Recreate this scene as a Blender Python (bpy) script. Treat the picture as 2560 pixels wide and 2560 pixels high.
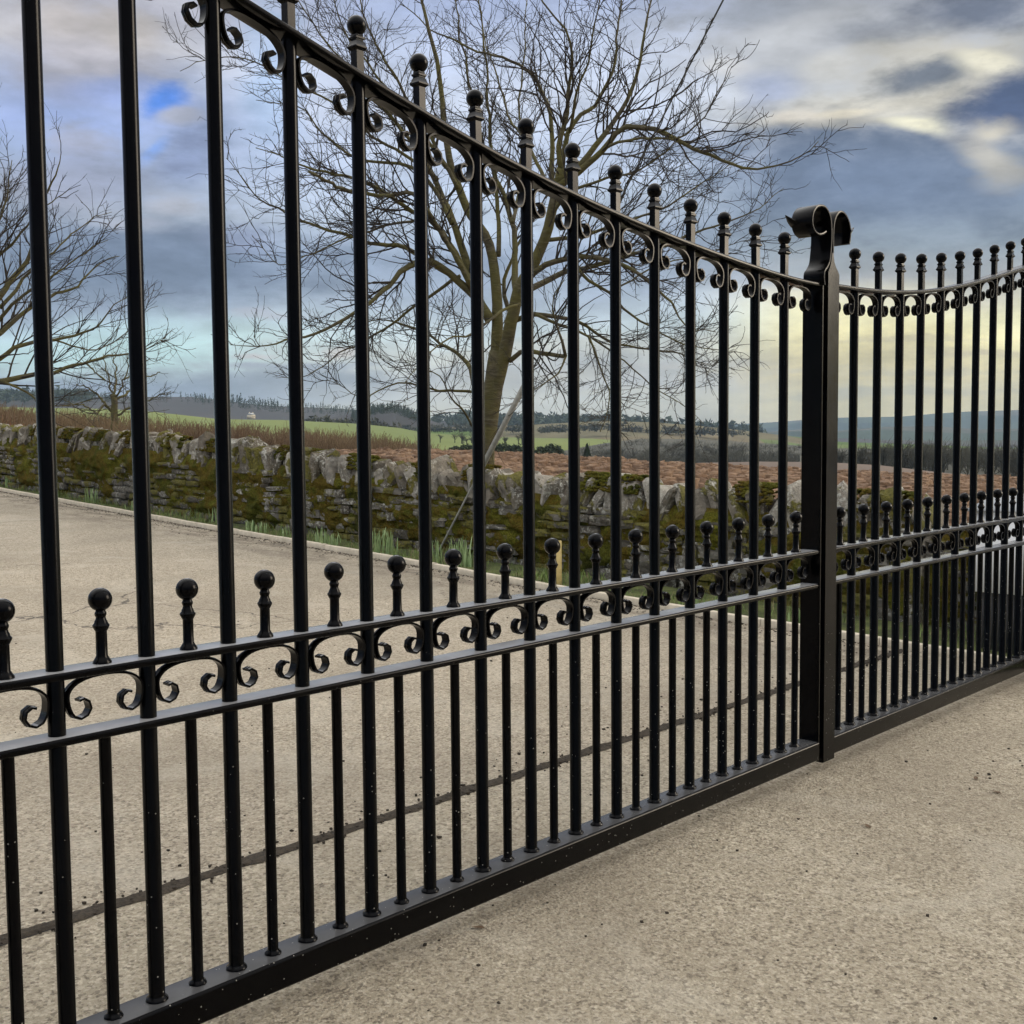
import bpy, bmesh, math, random
import numpy as np
from mathutils import Vector, Matrix, noise

sc = bpy.context.scene
for o in list(bpy.data.objects):
    bpy.data.objects.remove(o)

# ------------------------------------------------------------------ camera
FPX, PITCH, ROLL, YAW = 2916.9, -0.0691, -0.0085, 0.8168
CAM = Vector((-1.1507, -2.4544, 1.3356))
_cy, _sy, _cp, _sp = math.cos(YAW), math.sin(YAW), math.cos(PITCH), math.sin(PITCH)
FWD = Vector((_sy * _cp, _cy * _cp, _sp))
_r = Vector((_cy, -_sy, 0.0))
_u = _r.cross(FWD)
RGT = math.cos(ROLL) * _r + math.sin(ROLL) * _u
UPV = -math.sin(ROLL) * _r + math.cos(ROLL) * _u
cam_d = bpy.data.cameras.new('camera')
cam_d.sensor_width = 36.0
cam_d.lens = FPX / 2560 * 36
cam_d.clip_start = 0.05
cam_d.clip_end = 20000
cam = bpy.data.objects.new('camera', cam_d)
sc.collection.objects.link(cam)
cam.matrix_world = Matrix(((RGT.x, UPV.x, -FWD.x, CAM.x), (RGT.y, UPV.y, -FWD.y, CAM.y),
                           (RGT.z, UPV.z, -FWD.z, CAM.z), (0, 0, 0, 1)))
sc.camera = cam


def ray(px, py):
    return FWD + RGT * ((px - 1280) / FPX) - UPV * ((py - 1280) / FPX)


def at(px, py, D):
    """survey helper: the point seen at photo pixel (2560 wide) at horizontal distance D"""
    d = ray(px, py)
    return CAM + d * (D / math.hypot(d.x, d.y))


GZ, GS = -0.14, 0.034            # the drive rises gently away from the gate


def ground(x, y):
    return GZ + GS * y


def on_ground(px, py):
    d = ray(px, py)
    t = (GZ + GS * CAM.y - CAM.z) / (d.z - GS * d.y)
    return CAM + d * t


# ------------------------------------------------------------------ world, sun, exposure
def lin(r, g, b):
    f = lambda c: (c / 255 / 12.92) if c <= 10 else ((c / 255 + 0.055) / 1.055) ** 2.4
    return (f(r), f(g), f(b), 1.0)


SKY_STRENGTH = 0.1
SUN_AZ, SUN_EL = math.radians(127), math.radians(17)
world = bpy.data.worlds.new('World')
sc.world = world
world.use_nodes = True
nt = world.node_tree
nt.nodes.clear()


class NB:
    """small node builder"""
    def __init__(s, nt):
        s.nt = nt

    def n(s, t, **kw):
        x = s.nt.nodes.new(t)
        for k, v in kw.items():
            setattr(x, k, v)
        return x

    def put(s, inp, v):
        if hasattr(v, 'is_output') or isinstance(v, bpy.types.NodeSocket):
            s.nt.links.new(v, inp)
        else:
            inp.default_value = v

    def m(s, op, a, b=None, c=None, clamp=False):
        x = s.n('ShaderNodeMath', operation=op, use_clamp=clamp)
        s.put(x.inputs[0], a)
        if b is not None:
            s.put(x.inputs[1], b)
        if c is not None:
            s.put(x.inputs[2], c)
        return x.outputs[0]

    def vm(s, op, a, b=None):
        x = s.n('ShaderNodeVectorMath', operation=op)
        s.put(x.inputs[0], a)
        if b is not None:
            s.put(x.inputs[1], b)
        return x.outputs[0]

    def sm(s, v, a, b, lo=0.0, hi=1.0):
        x = s.n('ShaderNodeMapRange', interpolation_type='SMOOTHSTEP')
        s.put(x.inputs[0], v)
        x.inputs[1].default_value = a
        x.inputs[2].default_value = b
        x.inputs[3].default_value = lo
        x.inputs[4].default_value = hi
        return x.outputs[0]

    def noise(s, vec, scale, detail=4.0, rough=0.5, dist=0.0):
        x = s.n('ShaderNodeTexNoise')
        if vec is not None:
            s.put(x.inputs['Vector'], vec)
        x.inputs['Scale'].default_value = scale
        x.inputs['Detail'].default_value = detail
        x.inputs['Roughness'].default_value = rough
        x.inputs['Distortion'].default_value = dist
        return x.outputs[0]

    def voro(s, vec, scale, feat='F1', out=0, rnd=1.0):
        x = s.n('ShaderNodeTexVoronoi', feature=feat)
        if vec is not None:
            s.put(x.inputs['Vector'], vec)
        x.inputs['Scale'].default_value = scale
        x.inputs['Randomness'].default_value = rnd
        return x.outputs[out]

    def mix(s, f, a, b, mode='MIX'):
        x = s.n('ShaderNodeMix', data_type='RGBA', blend_type=mode)
        s.put(x.inputs[0], f)
        s.put(x.inputs[6], a)
        s.put(x.inputs[7], b)
        return x.outputs[2]

    def ramp(s, f, stops, interp='LINEAR'):
        x = s.n('ShaderNodeValToRGB')
        cr = x.color_ramp
        cr.interpolation = interp
        while len(cr.elements) < len(stops):
            cr.elements.new(0.5)
        for e, (p, c) in zip(cr.elements, stops):
            e.position = p
            e.color = c
        s.put(x.inputs[0], f)
        return x.outputs[0]

    def bump(s, h, dist=0.01, strength=1.0):
        x = s.n('ShaderNodeBump')
        x.inputs['Strength'].default_value = strength
        x.inputs['Distance'].default_value = dist
        s.put(x.inputs['Height'], h)
        return x.outputs[0]


def build_sky():
    b = NB(nt)
    out = b.n('ShaderNodeOutputWorld')
    bg = b.n('ShaderNodeBackground')
    bg.inputs['Strength'].default_value = SKY_STRENGTH
    nt.links.new(bg.outputs[0], out.inputs[0])
    tc = b.n('ShaderNodeTexCoord')
    dirv = tc.outputs['Generated']
    sep = b.n('ShaderNodeSeparateXYZ')
    nt.links.new(dirv, sep.inputs[0])
    X, Y, Z = sep.outputs
    el = b.m('ARCSINE', Z)
    # azimuth measured from the middle of the view, continuous round the circle
    ax = b.m('SUBTRACT', b.m('MULTIPLY', X, math.cos(YAW)), b.m('MULTIPLY', Y, math.sin(YAW)))
    ay = b.m('ADD', b.m('MULTIPLY', X, math.sin(YAW)), b.m('MULTIPLY', Y, math.cos(YAW)))
    az = b.m('ARCTAN2', ax, ay)
    flat = b.vm('MULTIPLY', dirv, (1.0, 1.0, 2.7))
    n1 = b.noise(flat, 3.2, 6.0, 0.55, 0.3)
    n2 = b.noise(b.vm('ADD', flat, (7.3, 2.1, 4.4)), 7.5, 7.0, 0.60, 0.15)
    n3 = b.noise(b.vm('ADD', flat, (1.7, 9.1, 3.3)), 2.0, 5.0, 0.5, 0.2)
    n4 = b.noise(b.vm('ADD', flat, (3.3, 5.1, 0.4)), 16.0, 9.0, 0.62, 0.1)
    elw = b.m('ADD', el, b.m('ADD', b.m('MULTIPLY', b.m('SUBTRACT', n1, 0.5), 0.085), b.m('MULTIPLY', b.m('SUBTRACT', n4, 0.5), 0.022)))
    azw = b.m('ADD', az, b.m('MULTIPLY', b.m('SUBTRACT', n3, 0.5), 0.25))

    def pel(px, py):
        d = ray(px * 1.325, py * 1.325).normalized()
        return math.asin(d.z)

    def paz(px, py):
        d = ray(px * 1.325, py * 1.325)
        return math.atan2(d.dot(_r), d.x * _sy + d.y * _cy)
    E0, E1 = -0.06, 1.1

    def column(px, stops):
        st = []
        for py, c in stops:
            e = pel(px, py) if py is not None else None
            st.append(((e - E0) / (E1 - E0), tuple(v / SKY_STRENGTH for v in lin(*c)[:3]) + (1,)))
        st.sort(key=lambda q: q[0])
        hi = lambda v: tuple(q / SKY_STRENGTH for q in v) + (1,)
        st.append(((0.46 - E0) / (E1 - E0), hi((0.86, 0.88, 0.92))))
        st.append(((0.66 - E0) / (E1 - E0), hi((1.75, 1.74, 1.70))))
        st.append((1.0, hi((1.95, 1.92, 1.86))))
        return b.ramp(f, st)
    f = b.m('DIVIDE', b.m('SUBTRACT', elw, E0), E1 - E0, clamp=True)
    left = column(300, [(860, (170, 168, 160)), (790, (196, 194, 180)), (765, (170, 176, 176)), (742, (134, 146, 164)), (708, (132, 146, 166)),
                        (680, (176, 196, 200)), (645, (192, 224, 224)), (612, (186, 212, 222)), (585, (146, 160, 182)),
                        (530, (118, 134, 158)), (450, (134, 148, 172)), (380, (158, 166, 182)), (300, (150, 166, 198)),
                        (220, (158, 176, 222)), (150, (170, 180, 208)), (90, (198, 196, 200)), (0, (186, 186, 198))])
    mid = column(1000, [(860, (180, 172, 150)), (790, (206, 198, 172)), (750, (196, 192, 178)), (715, (184, 186, 186)), (680, (210, 212, 204)),
                        (640, (208, 222, 226)), (560, (174, 188, 208)), (480, (156, 172, 198)), (400, (192, 206, 226)),
                        (300, (204, 218, 244)), (200, (214, 224, 244)), (100, (198, 210, 236)), (0, (172, 186, 220))])
    right = column(1720, [(860, (190, 172, 120)), (790, (206, 190, 134)), (740, (216, 198, 140)), (700, (232, 216, 158)), (660, (252, 240, 178)),
                          (615, (255, 248, 196)), (575, (236, 230, 204)), (530, (172, 174, 176)), (470, (146, 158, 170)),
                          (400, (126, 140, 160)), (320, (126, 138, 160)), (270, (150, 156, 168)), (225, (206, 204, 198)),
                          (140, (176, 180, 186)), (60, (176, 178, 184)), (0, (152, 156, 168))])
    f_r = b.sm(azw, 0.10, 0.26)
    f_m = b.sm(azw, -0.30, -0.08)
    # far beyond the frame on the right the evening side slowly gives way to the ordinary cloud again
    back = b.m('MULTIPLY', b.sm(az, 1.5, 2.6), 1.0)
    f_r = b.m('MULTIPLY', f_r, b.m('SUBTRACT', 1.0, back))
    f_m = b.m('MULTIPLY', f_m, b.m('SUBTRACT', 1.0, back))
    col = b.mix(f_m, left, mid)
    col = b.mix(f_r, col, right)
    # cloud banks: single clouds of this sky, each at its own bearing and height
    wob = b.m('ADD', b.m('MULTIPLY', b.m('SUBTRACT', n2, 0.5), 1.3), b.m('MULTIPLY', b.m('SUBTRACT', n4, 0.5), 1.5))

    def cloud(px, py, rx, ry, c, s, tilt=0.0, soft=0.75):
        nonlocal col
        a0, e0 = paz(px, py), pel(px, py)
        wx, wy = rx * 1.325 / FPX, ry * 1.325 / FPX
        dx = b.m('SUBTRACT', azw2, a0)
        dy = b.m('SUBTRACT', b.m('SUBTRACT', elw2, e0), b.m('MULTIPLY', dx, tilt))
        r = b.m('SQRT', b.m('ADD', b.m('POWER', b.m('DIVIDE', dx, wx), 2.0), b.m('POWER', b.m('DIVIDE', dy, wy), 2.0)))
        r = b.m('ADD', r, wob)
        fac = b.sm(r, 1.0 + soft * 0.5, 1.0 - soft, 0.0, s)
        cc = tuple(v / SKY_STRENGTH for v in lin(*c)[:3]) + (1,)
        col = b.mix(fac, col, cc)
    azw2 = b.m('ADD', az, b.m('MULTIPLY', b.m('SUBTRACT', n1, 0.5), 0.06))
    elw2 = b.m('ADD', el, b.m('MULTIPLY', b.m('SUBTRACT', n2, 0.5), 0.03))
    cloud(1500, 90, 330, 90, (186, 188, 192), 0.8)
    cloud(1560, 190, 260, 60, (204, 206, 208), 0.8)
    cloud(1440, 165, 70, 40, (150, 168, 214), 0.5)
    cloud(1640, 205, 190, 30, (226, 220, 204), 0.9, -0.05)
    cloud(1640, 330, 330, 105, (108, 124, 152), 0.95, -0.12)
    cloud(1560, 232, 200, 13, (196, 190, 176), 0.6, -0.04)
    cloud(1735, 238, 64, 16, (255, 250, 222), 1.0, -0.25)
    cloud(1860, 290, 60, 34, (206, 200, 186), 0.8, -0.5)
    cloud(1770, 130, 150, 70, (214, 208, 192), 0.85)
    cloud(1745, 140, 100, 30, (108, 116, 130), 0.95, 0.1)
    cloud(1850, 120, 60, 22, (252, 246, 222), 0.9, -0.3)
    cloud(1925, 200, 110, 55, (80, 96, 134), 1.0, 0.2)
    cloud(1850, 15, 150, 40, (104, 112, 130), 0.95)
    cloud(150, 100, 130, 70, (198, 192, 196), 0.7)
    cloud(245, 185, 110, 24, (160, 180, 236), 0.75)
    cloud(312, 196, 44, 24, (92, 146, 240), 1.0, 0.3)
    cloud(300, 285, 26, 22, (120, 164, 240), 0.7, 0.6)
    cloud(520, 150, 70, 130, (178, 206, 244), 0.7)
    cloud(330, 490, 330, 80, (112, 128, 156), 0.8)
    cloud(150, 330, 150, 80, (164, 168, 192), 0.6)
    cloud(470, 690, 90, 9, (150, 156, 168), 0.8)
    cloud(560, 715, 260, 16, (146, 156, 170), 0.6)
    cloud(480, 772, 170, 5, (216, 212, 186), 0.8)
    cloud(1180, 720, 260, 16, (180, 180, 182), 0.6)
    cloud(1720, 705, 260, 7, (196, 184, 146), 0.7)
    cloud(1640, 745, 320, 9, (186, 176, 142), 0.6)
    for (cx, cy_, rx, ry, c, st) in [(1360, 120, 60, 22, (224, 224, 226), .8), (1470, 60, 90, 26, (200, 202, 206), .7), (1560, 120, 60, 26, (222, 220, 214), .7), (1500, 222, 70, 14, (236, 228, 214), .9),
                                     (1600, 212, 60, 10, (240, 230, 206), .8), (1660, 60, 110, 22, (150, 154, 164), .7), (1400, 20, 120, 24, (150, 156, 168), .7), (1880, 250, 40, 20, (222, 214, 194), .8), (1905, 330, 60, 26, (176, 172, 164), .7),
                                     (110, 40, 60, 30, (210, 202, 198), .7), (240, 60, 60, 36, (206, 198, 192), .7), (370, 300, 60, 50, (136, 150, 190), .7), (340, 385, 60, 22, (186, 188, 200), .7), (240, 420, 90, 16, (180, 182, 196), .6),
                                     (150, 260, 100, 30, (176, 178, 196), .6), (340, 225, 40, 16, (186, 190, 208), .9), (470, 450, 80, 30, (150, 160, 192), .6), (500, 590, 90, 14, (184, 184, 196), .6), (480, 668, 40, 8, (196, 190, 190), .8),
                                     (640, 666, 36, 12, (214, 204, 198), .8), (600, 690, 160, 9, (158, 168, 182), .7), (1300, 690, 120, 7, (196, 190, 180), .6), (1700, 640, 200, 6, (214, 200, 158), .6), (1850, 665, 120, 9, (192, 176, 142), .6),
                                     (1720, 728, 200, 5, (226, 210, 156), .6), (1450, 700, 140, 6, (206, 196, 166), .6)]:
        cloud(cx, cy_, rx, ry, c, st)
    # billow: brighter and darker lumps everywhere
    lump = b.sm(b.m('ADD', b.m('MULTIPLY', n2, 0.5), b.m('MULTIPLY', n4, 0.5)), 0.30, 0.70, 0.70, 1.30)
    col = b.mix(1.0, col, lump_rgb(b, lump), 'MULTIPLY')
    sky = b.n('ShaderNodeTexSky', sky_type='NISHITA')
    sky.sun_disc = False
    sky.sun_elevation = SUN_EL
    sky.sun_rotation = SUN_AZ
    col = b.mix(0.93, sky.outputs[0], col)
    nt.links.new(col, bg.inputs[0])


def lump_rgb(b, v):
    c = b.n('ShaderNodeCombineColor')
    for i in range(3):
        b.nt.links.new(v, c.inputs[i])
    return c.outputs[0]


build_sky()

sun_d = bpy.data.lights.new('sun', 'SUN')
sun_d.energy = 2.0
sun_d.angle = math.radians(24)
sun_d.color = (1.0, 0.86, 0.66)
sun = bpy.data.objects.new('sun', sun_d)
sc.collection.objects.link(sun)
_sd = Vector((math.sin(SUN_AZ) * math.cos(SUN_EL), math.cos(SUN_AZ) * math.cos(SUN_EL), math.sin(SUN_EL)))
sun.rotation_euler = (-_sd).to_track_quat('-Z', 'Y').to_euler()
sun.location = (30, -10, 30)

sc.view_settings.view_transform = 'Standard'
sc.view_settings.look = 'None'
sc.view_settings.gamma = 1.0
sc.view_settings.use_curve_mapping = False
sc.view_settings.exposure = 0.0
sc.render.engine = 'CYCLES'
sc.cycles.max_bounces = 6
sc.cycles.diffuse_bounces = 3
sc.cycles.glossy_bounces = 3
sc.cycles.volume_bounces = 1
sc.cycles.use_denoising = True
sc.cycles.use_adaptive_sampling = True
sc.cycles.adaptive_threshold = 0.02

# ------------------------------------------------------------------ helpers
COL = sc.collection


def smooth_sharp(me, ang):
    if ang is None:
        return
    me.polygons.foreach_set('use_smooth', [True] * len(me.polygons))
    if ang < 3.1:
        me.set_sharp_from_angle(angle=ang)


def mesh_np(name, V, F, smooth=None):
    """V (n,3), F list of index arrays all of one width, or a list of such arrays"""
    me = bpy.data.meshes.new(name)
    V = np.asarray(V, np.float32)
    Fs = F if isinstance(F, list) else [F]
    Fs = [np.asarray(f, np.int32) for f in Fs if len(f)]
    me.vertices.add(len(V))
    me.vertices.foreach_set('co', V.ravel())
    nl = sum(f.size for f in Fs)
    npoly = sum(len(f) for f in Fs)
    me.loops.add(nl)
    me.loops.foreach_set('vertex_index', np.concatenate([f.ravel() for f in Fs]))
    me.polygons.add(npoly)
    tot = np.concatenate([np.full(len(f), f.shape[1], np.int32) for f in Fs])
    st = np.concatenate([[0], np.cumsum(tot)[:-1]]).astype(np.int32)
    me.polygons.foreach_set('loop_start', st)
    me.polygons.foreach_set('loop_total', tot)
    me.update(calc_edges=True)
    me.validate()
    smooth_sharp(me, smooth)
    return me


class MB:
    """collects shapes that become one mesh"""
    def __init__(s):
        s.V, s.Q, s.T, s.n = [], [], [], 0

    def add(s, V, Q=None, T=None):
        V = np.asarray(V, np.float32)
        s.V.append(V)
        if Q is not None and len(Q):
            s.Q.append(np.asarray(Q, np.int32) + s.n)
        if T is not None and len(T):
            s.T.append(np.asarray(T, np.int32) + s.n)
        s.n += len(V)

    def box(s, x0, x1, y0, y1, z0, z1):
        V = [(x, y, z) for x in (x0, x1) for y in (y0, y1) for z in (z0, z1)]
        s.add(V, [(0, 1, 3, 2), (4, 6, 7, 5), (0, 4, 5, 1), (2, 3, 7, 6), (0, 2, 6, 4), (1, 5, 7, 3)])

    def tube(s, P, R, k=6, cap=True):
        P = np.asarray(P, np.float64)
        R = np.broadcast_to(np.asarray(R, np.float64), (len(P),))
        T = np.gradient(P, axis=0)
        T /= np.linalg.norm(T, axis=1)[:, None] + 1e-12
        ref = np.array([0.0, 0.0, 1.0]) if abs(T[:, 2]).mean() < 0.8 else np.array([1.0, 0.0, 0.0])
        A = np.cross(T, ref)
        A /= np.linalg.norm(A, axis=1)[:, None] + 1e-12
        B = np.cross(T, A)
        a = np.arange(k) * (2 * math.pi / k)
        V = P[:, None, :] + R[:, None, None] * (np.cos(a)[None, :, None] * A[:, None, :] + np.sin(a)[None, :, None] * B[:, None, :])
        n = len(P)
        i = np.arange(n - 1)[:, None] * k
        j = np.arange(k)[None, :]
        j2 = (j + 1) % k
        Q = np.stack([i + j, i + j2, i + k + j2, i + k + j], -1).reshape(-1, 4)
        V = V.reshape(-1, 3)
        Tt = None
        if cap:
            V = np.vstack([V, P[:1], P[-1:]])
            c0, c1 = n * k, n * k + 1
            Tt = [(c0, (q + 1) % k, q) for q in range(k)] + [(c1, (n - 1) * k + q, (n - 1) * k + (q + 1) % k) for q in range(k)]
        s.add(V, Q, Tt)

    def lathe(s, prof, k=16, cx=0, cy=0, z0=0, rot=0.0):
        """prof: list of (r, z)"""
        n = len(prof)
        a = np.arange(k) * (2 * math.pi / k) + rot
        V = [(cx + r * math.cos(t), cy + r * math.sin(t), z0 + z) for r, z in prof for t in a]
        Q = [(i * k + j, i * k + (j + 1) % k, (i + 1) * k + (j + 1) % k, (i + 1) * k + j) for i in range(n - 1) for j in range(k)]
        s.add(V, Q)

    def sweep(s, path, prof, cap=True):
        """path: list of (origin, side, up) ; prof: closed list of (a, b)"""
        n, k = len(path), len(prof)
        V = [tuple(o + sd * a + u * b_) for o, sd, u in path for a, b_ in prof]
        Q = [(i * k + j, i * k + (j + 1) % k, (i + 1) * k + (j + 1) % k, (i + 1) * k + j) for i in range(n - 1) for j in range(k)]
        T = []
        if cap:
            c0 = len(V)
            V.append(tuple(sum((Vector(v) for v in V[:k]), Vector()) / k))
            V.append(tuple(sum((Vector(v) for v in V[(n - 1) * k:n * k]), Vector()) / k))
            T = [(c0, (q + 1) % k, q) for q in range(k)] + [(c0 + 1, (n - 1) * k + q, (n - 1) * k + (q + 1) % k) for q in range(k)]
        s.add(V, Q, T)

    def mesh(s, name, smooth=None):
        V = np.vstack(s.V)
        F = []
        if s.Q:
            F.append(np.vstack(s.Q))
        if s.T:
            F.append(np.vstack(s.T))
        return mesh_np(name, V, F, smooth)


def obj(name, me, mat=None, parent=None, loc=None, rot=None, scale=None):
    o = bpy.data.objects.new(name, me)
    COL.objects.link(o)
    if parent is not None:
        o.parent = parent
    if mat is not None and me is not None and not me.materials:
        me.materials.append(mat)
    if loc is not None:
        o.location = loc
    if rot is not None:
        o.rotation_euler = rot
    if scale is not None:
        o.scale = scale
    return o


def tag(o, label, cat, group=None, kind=None):
    o['label'] = label
    o['category'] = cat
    if group:
        o['group'] = group
    if kind:
        o['kind'] = kind
    return o


def thing(name, label, cat, loc=(0, 0, 0), group=None):
    return tag(obj(name, None, loc=loc), label, cat, group)


def struct(name, me, mat, parent=None):
    o = obj(name, me, mat, parent)
    if parent is None:
        o['kind'] = 'structure'
    return o


def stuff(name, me, mat, label=None, parent=None):
    o = obj(name, me, mat, parent)
    o['kind'] = 'stuff'
    if label:
        o['label'] = label
    return o


def rbox_profile(w, h, r, n=3):
    """rounded rectangle, half sizes w,h"""
    pts = []
    for cx, cy, a0 in ((w - r, h - r, 0), (-w + r, h - r, 90), (-w + r, -h + r, 180), (w - r, -h + r, 270)):
        for i in range(n + 1):
            a = math.radians(a0 + 90 * i / n)
            pts.append((cx + r * math.cos(a), cy + r * math.sin(a)))
    return pts


def catmull(P, step):
    P = np.asarray(P, float)
    if len(P) < 3:
        n = max(2, int(np.linalg.norm(P[-1] - P[0]) / step) + 1)
        t = np.linspace(0, 1, n)[:, None]
        return P[0] * (1 - t) + P[-1] * t
    Q = np.vstack([2 * P[0] - P[1], P, 2 * P[-1] - P[-2]])
    out = []
    for i in range(1, len(Q) - 2):
        n = max(1, int(np.linalg.norm(Q[i + 1] - Q[i]) / step))
        t = (np.arange(n) / n)[:, None]
        p0, p1, p2, p3 = Q[i - 1], Q[i], Q[i + 1], Q[i + 2]
        out.append(0.5 * (2 * p1 + (p2 - p0) * t + (2 * p0 - 5 * p1 + 4 * p2 - p3) * t ** 2 + (3 * p1 - p0 - 3 * p2 + p3) * t ** 3))
    out.append(P[-1:])
    return np.vstack(out)


# ------------------------------------------------------------------ materials
def mat(name):
    m = bpy.data.materials.new(name)
    m.use_nodes = True
    b = NB(m.node_tree)
    p = m.node_tree.nodes['Principled BSDF']
    tc = b.n('ShaderNodeTexCoord')
    return m, b, p, tc.outputs['Object']


def geo_pos(b):
    return b.n('ShaderNodeNewGeometry').outputs['Position']


def m_paint():
    m, b, p, oc = mat('black_paint')
    pos = geo_pos(b)
    sp = b.voro(pos, 150.0)
    cell = b.voro(pos, 150.0, out=1)
    sepc = b.n('ShaderNodeSeparateColor')
    m.node_tree.links.new(cell, sepc.inputs[0])
    z = b.n('ShaderNodeSeparateXYZ')
    m.node_tree.links.new(pos, z.inputs[0])
    low = b.sm(z.outputs[2], 0.85, 0.25)
    speck = b.m('MULTIPLY', b.m('LESS_THAN', sp, 0.27), b.m('LESS_THAN', sepc.outputs[0], 0.035))
    speck = b.m('MULTIPLY', speck, low)
    dust = b.noise(pos, 9.0, 5.0, 0.6)
    col = b.mix(b.m('MULTIPLY', b.sm(dust, 0.45, 0.8), 0.35), (0.0010, 0.0010, 0.0012, 1), (0.003, 0.0028, 0.0025, 1))
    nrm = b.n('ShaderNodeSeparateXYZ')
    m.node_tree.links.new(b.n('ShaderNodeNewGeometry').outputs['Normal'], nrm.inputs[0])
    sky_sheen = b.m('MULTIPLY', b.sm(nrm.outputs[2], 0.95, 0.995), b.sm(b.noise(pos, 5.0, 4.0, 0.6), 0.25, 0.7, 0.7, 1.0))
    sky_sheen = b.m('MULTIPLY', sky_sheen, b.sm(z.outputs[2], 0.3, 0.6, 0.22, 1.0))
    col = b.mix(sky_sheen, col, (0.30, 0.30, 0.31, 1))       # sky reflection on the level rail tops, painted as pale base colour
    col = b.mix(b.m('MULTIPLY', speck, 0.75), col, (0.28, 0.27, 0.24, 1))
    b.put(p.inputs['Base Color'], col)
    b.put(p.inputs['Roughness'], b.sm(dust, 0.3, 0.8, 0.16, 0.26))
    p.inputs['IOR'].default_value = 1.32
    p.inputs['Specular Tint'].default_value = (0.3, 0.3, 0.32, 1)
    fine = b.noise(pos, 220.0, 2.0, 0.5)
    b.put(p.inputs['Normal'], b.bump(b.m('ADD', fine, b.m('MULTIPLY', dust, 1.4)), 0.0004, 0.2))
    return m


def m_concrete(name, c_dark, c_mid, c_light, seed=0.0):
    m, b, p, oc = mat(name)
    pos = b.vm('ADD', geo_pos(b), (seed, seed * 0.7, 0))
    g1 = b.noise(pos, 46.0, 7.0, 0.78)
    g2 = b.voro(pos, 95.0)
    v2 = b.voro(b.vm('ADD', pos, (3.1, 1.7, 0)), 105.0, out=1)
    g3 = b.noise(pos, 17.0, 7.0, 0.75)
    big = b.noise(pos, 0.9, 5.0, 0.55, 0.4)
    med = b.noise(pos, 5.0, 5.0, 0.6)
    t = b.m('ADD', b.m('MULTIPLY', g1, 0.75), b.m('MULTIPLY', g3, 0.25))
    col = b.ramp(t, [(0.38, c_dark), (0.465, c_mid), (0.525, c_mid), (0.60, c_light)])
    sc2 = b.n('ShaderNodeSeparateColor')
    m.node_tree.links.new(v2, sc2.inputs[0])
    col = b.mix(b.m('MULTIPLY', b.m('GREATER_THAN', sc2.outputs[0], 0.82), 0.45), col, (0.70, 0.62, 0.50, 1))
    col = b.mix(b.m('MULTIPLY', b.m('LESS_THAN', sc2.outputs[0], 0.15), 0.55), col, (0.13, 0.105, 0.075, 1))
    col = b.mix(b.sm(big, 0.42, 0.68, 0.0, 0.42), col, (0.27, 0.225, 0.165, 1))
    pale = b.noise(b.vm('ADD', pos, (4.4, 8.8, 0)), 1.7, 6.0, 0.62, 0.6)
    col = b.mix(b.sm(pale, 0.50, 0.68, 0.0, 0.38), col, (0.62, 0.56, 0.46, 1))
    col = b.mix(b.sm(med, 0.55, 0.80, 0.0, 0.30), col, (0.47, 0.40, 0.31, 1))
    # hairline cracks, only where the slab is old
    if seed > 5:
        wob = b.n('ShaderNodeTexNoise')
        m.node_tree.links.new(pos, wob.inputs['Vector'])
        wob.inputs['Scale'].default_value = 3.0
        wob.inputs['Detail'].default_value = 5.0
        sc_ = b.n('ShaderNodeVectorMath', operation='SCALE')
        m.node_tree.links.new(wob.outputs['Color'], sc_.inputs[0])
        sc_.inputs['Scale'].default_value = 0.5
        cr = b.voro(b.vm('ADD', pos, sc_.outputs[0]), 0.42, feat='DISTANCE_TO_EDGE')
        mask = b.noise(pos, 0.45, 2.0)
        far = b.n('ShaderNodeSeparateXYZ')
        m.node_tree.links.new(geo_pos(b), far.inputs[0])
        fy = b.sm(far.outputs[1], 2.2, 4.5)
        ck = b.m('MULTIPLY', b.m('MULTIPLY', b.sm(cr, 0.006, 0.001), b.sm(mask, 0.5, 0.58)), fy)
        col = b.mix(b.m('MULTIPLY', ck, 0.8), col, (0.05, 0.042, 0.034, 1))
        # grime gathered by the kerb
        kx = b.m('ADD', far.outputs[0], b.m('MULTIPLY', far.outputs[1], -0.055))
        gr = b.m('MULTIPLY', b.sm(kx, 4.75, 6.0), b.sm(b.noise(b.vm('MULTIPLY', pos, (1, 0.35, 1)), 6.0, 5.0, 0.65), 0.42, 0.62))
        col = b.mix(b.m('MULTIPLY', gr, 0.65), col, (0.12, 0.095, 0.07, 1))
    b.put(p.inputs['Base Color'], col)
    p.inputs['Roughness'].default_value = 0.85
    h = b.m('ADD', b.m('MULTIPLY', g1, 0.8), b.m('ADD', b.m('MULTIPLY', g2, -0.5), b.m('MULTIPLY', g3, 0.6)))
    b.put(p.inputs['Normal'], b.bump(h, 0.022, 1.0))
    return m


def m_simple(name, stops, scale=8.0, rough=0.9, bump=0.0, bscale=None, detail=5.0, world=True):
    m, b, p, oc = mat(name)
    pos = geo_pos(b) if world else oc
    nz = b.noise(pos, scale, detail, 0.6)
    b.put(p.inputs['Base Color'], b.ramp(nz, stops))
    p.inputs['Roughness'].default_value = rough
    if bump:
        b.put(p.inputs['Normal'], b.bump(b.noise(pos, bscale or scale * 2, 6.0, 0.65), bump, 1.0))
    return m


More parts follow.
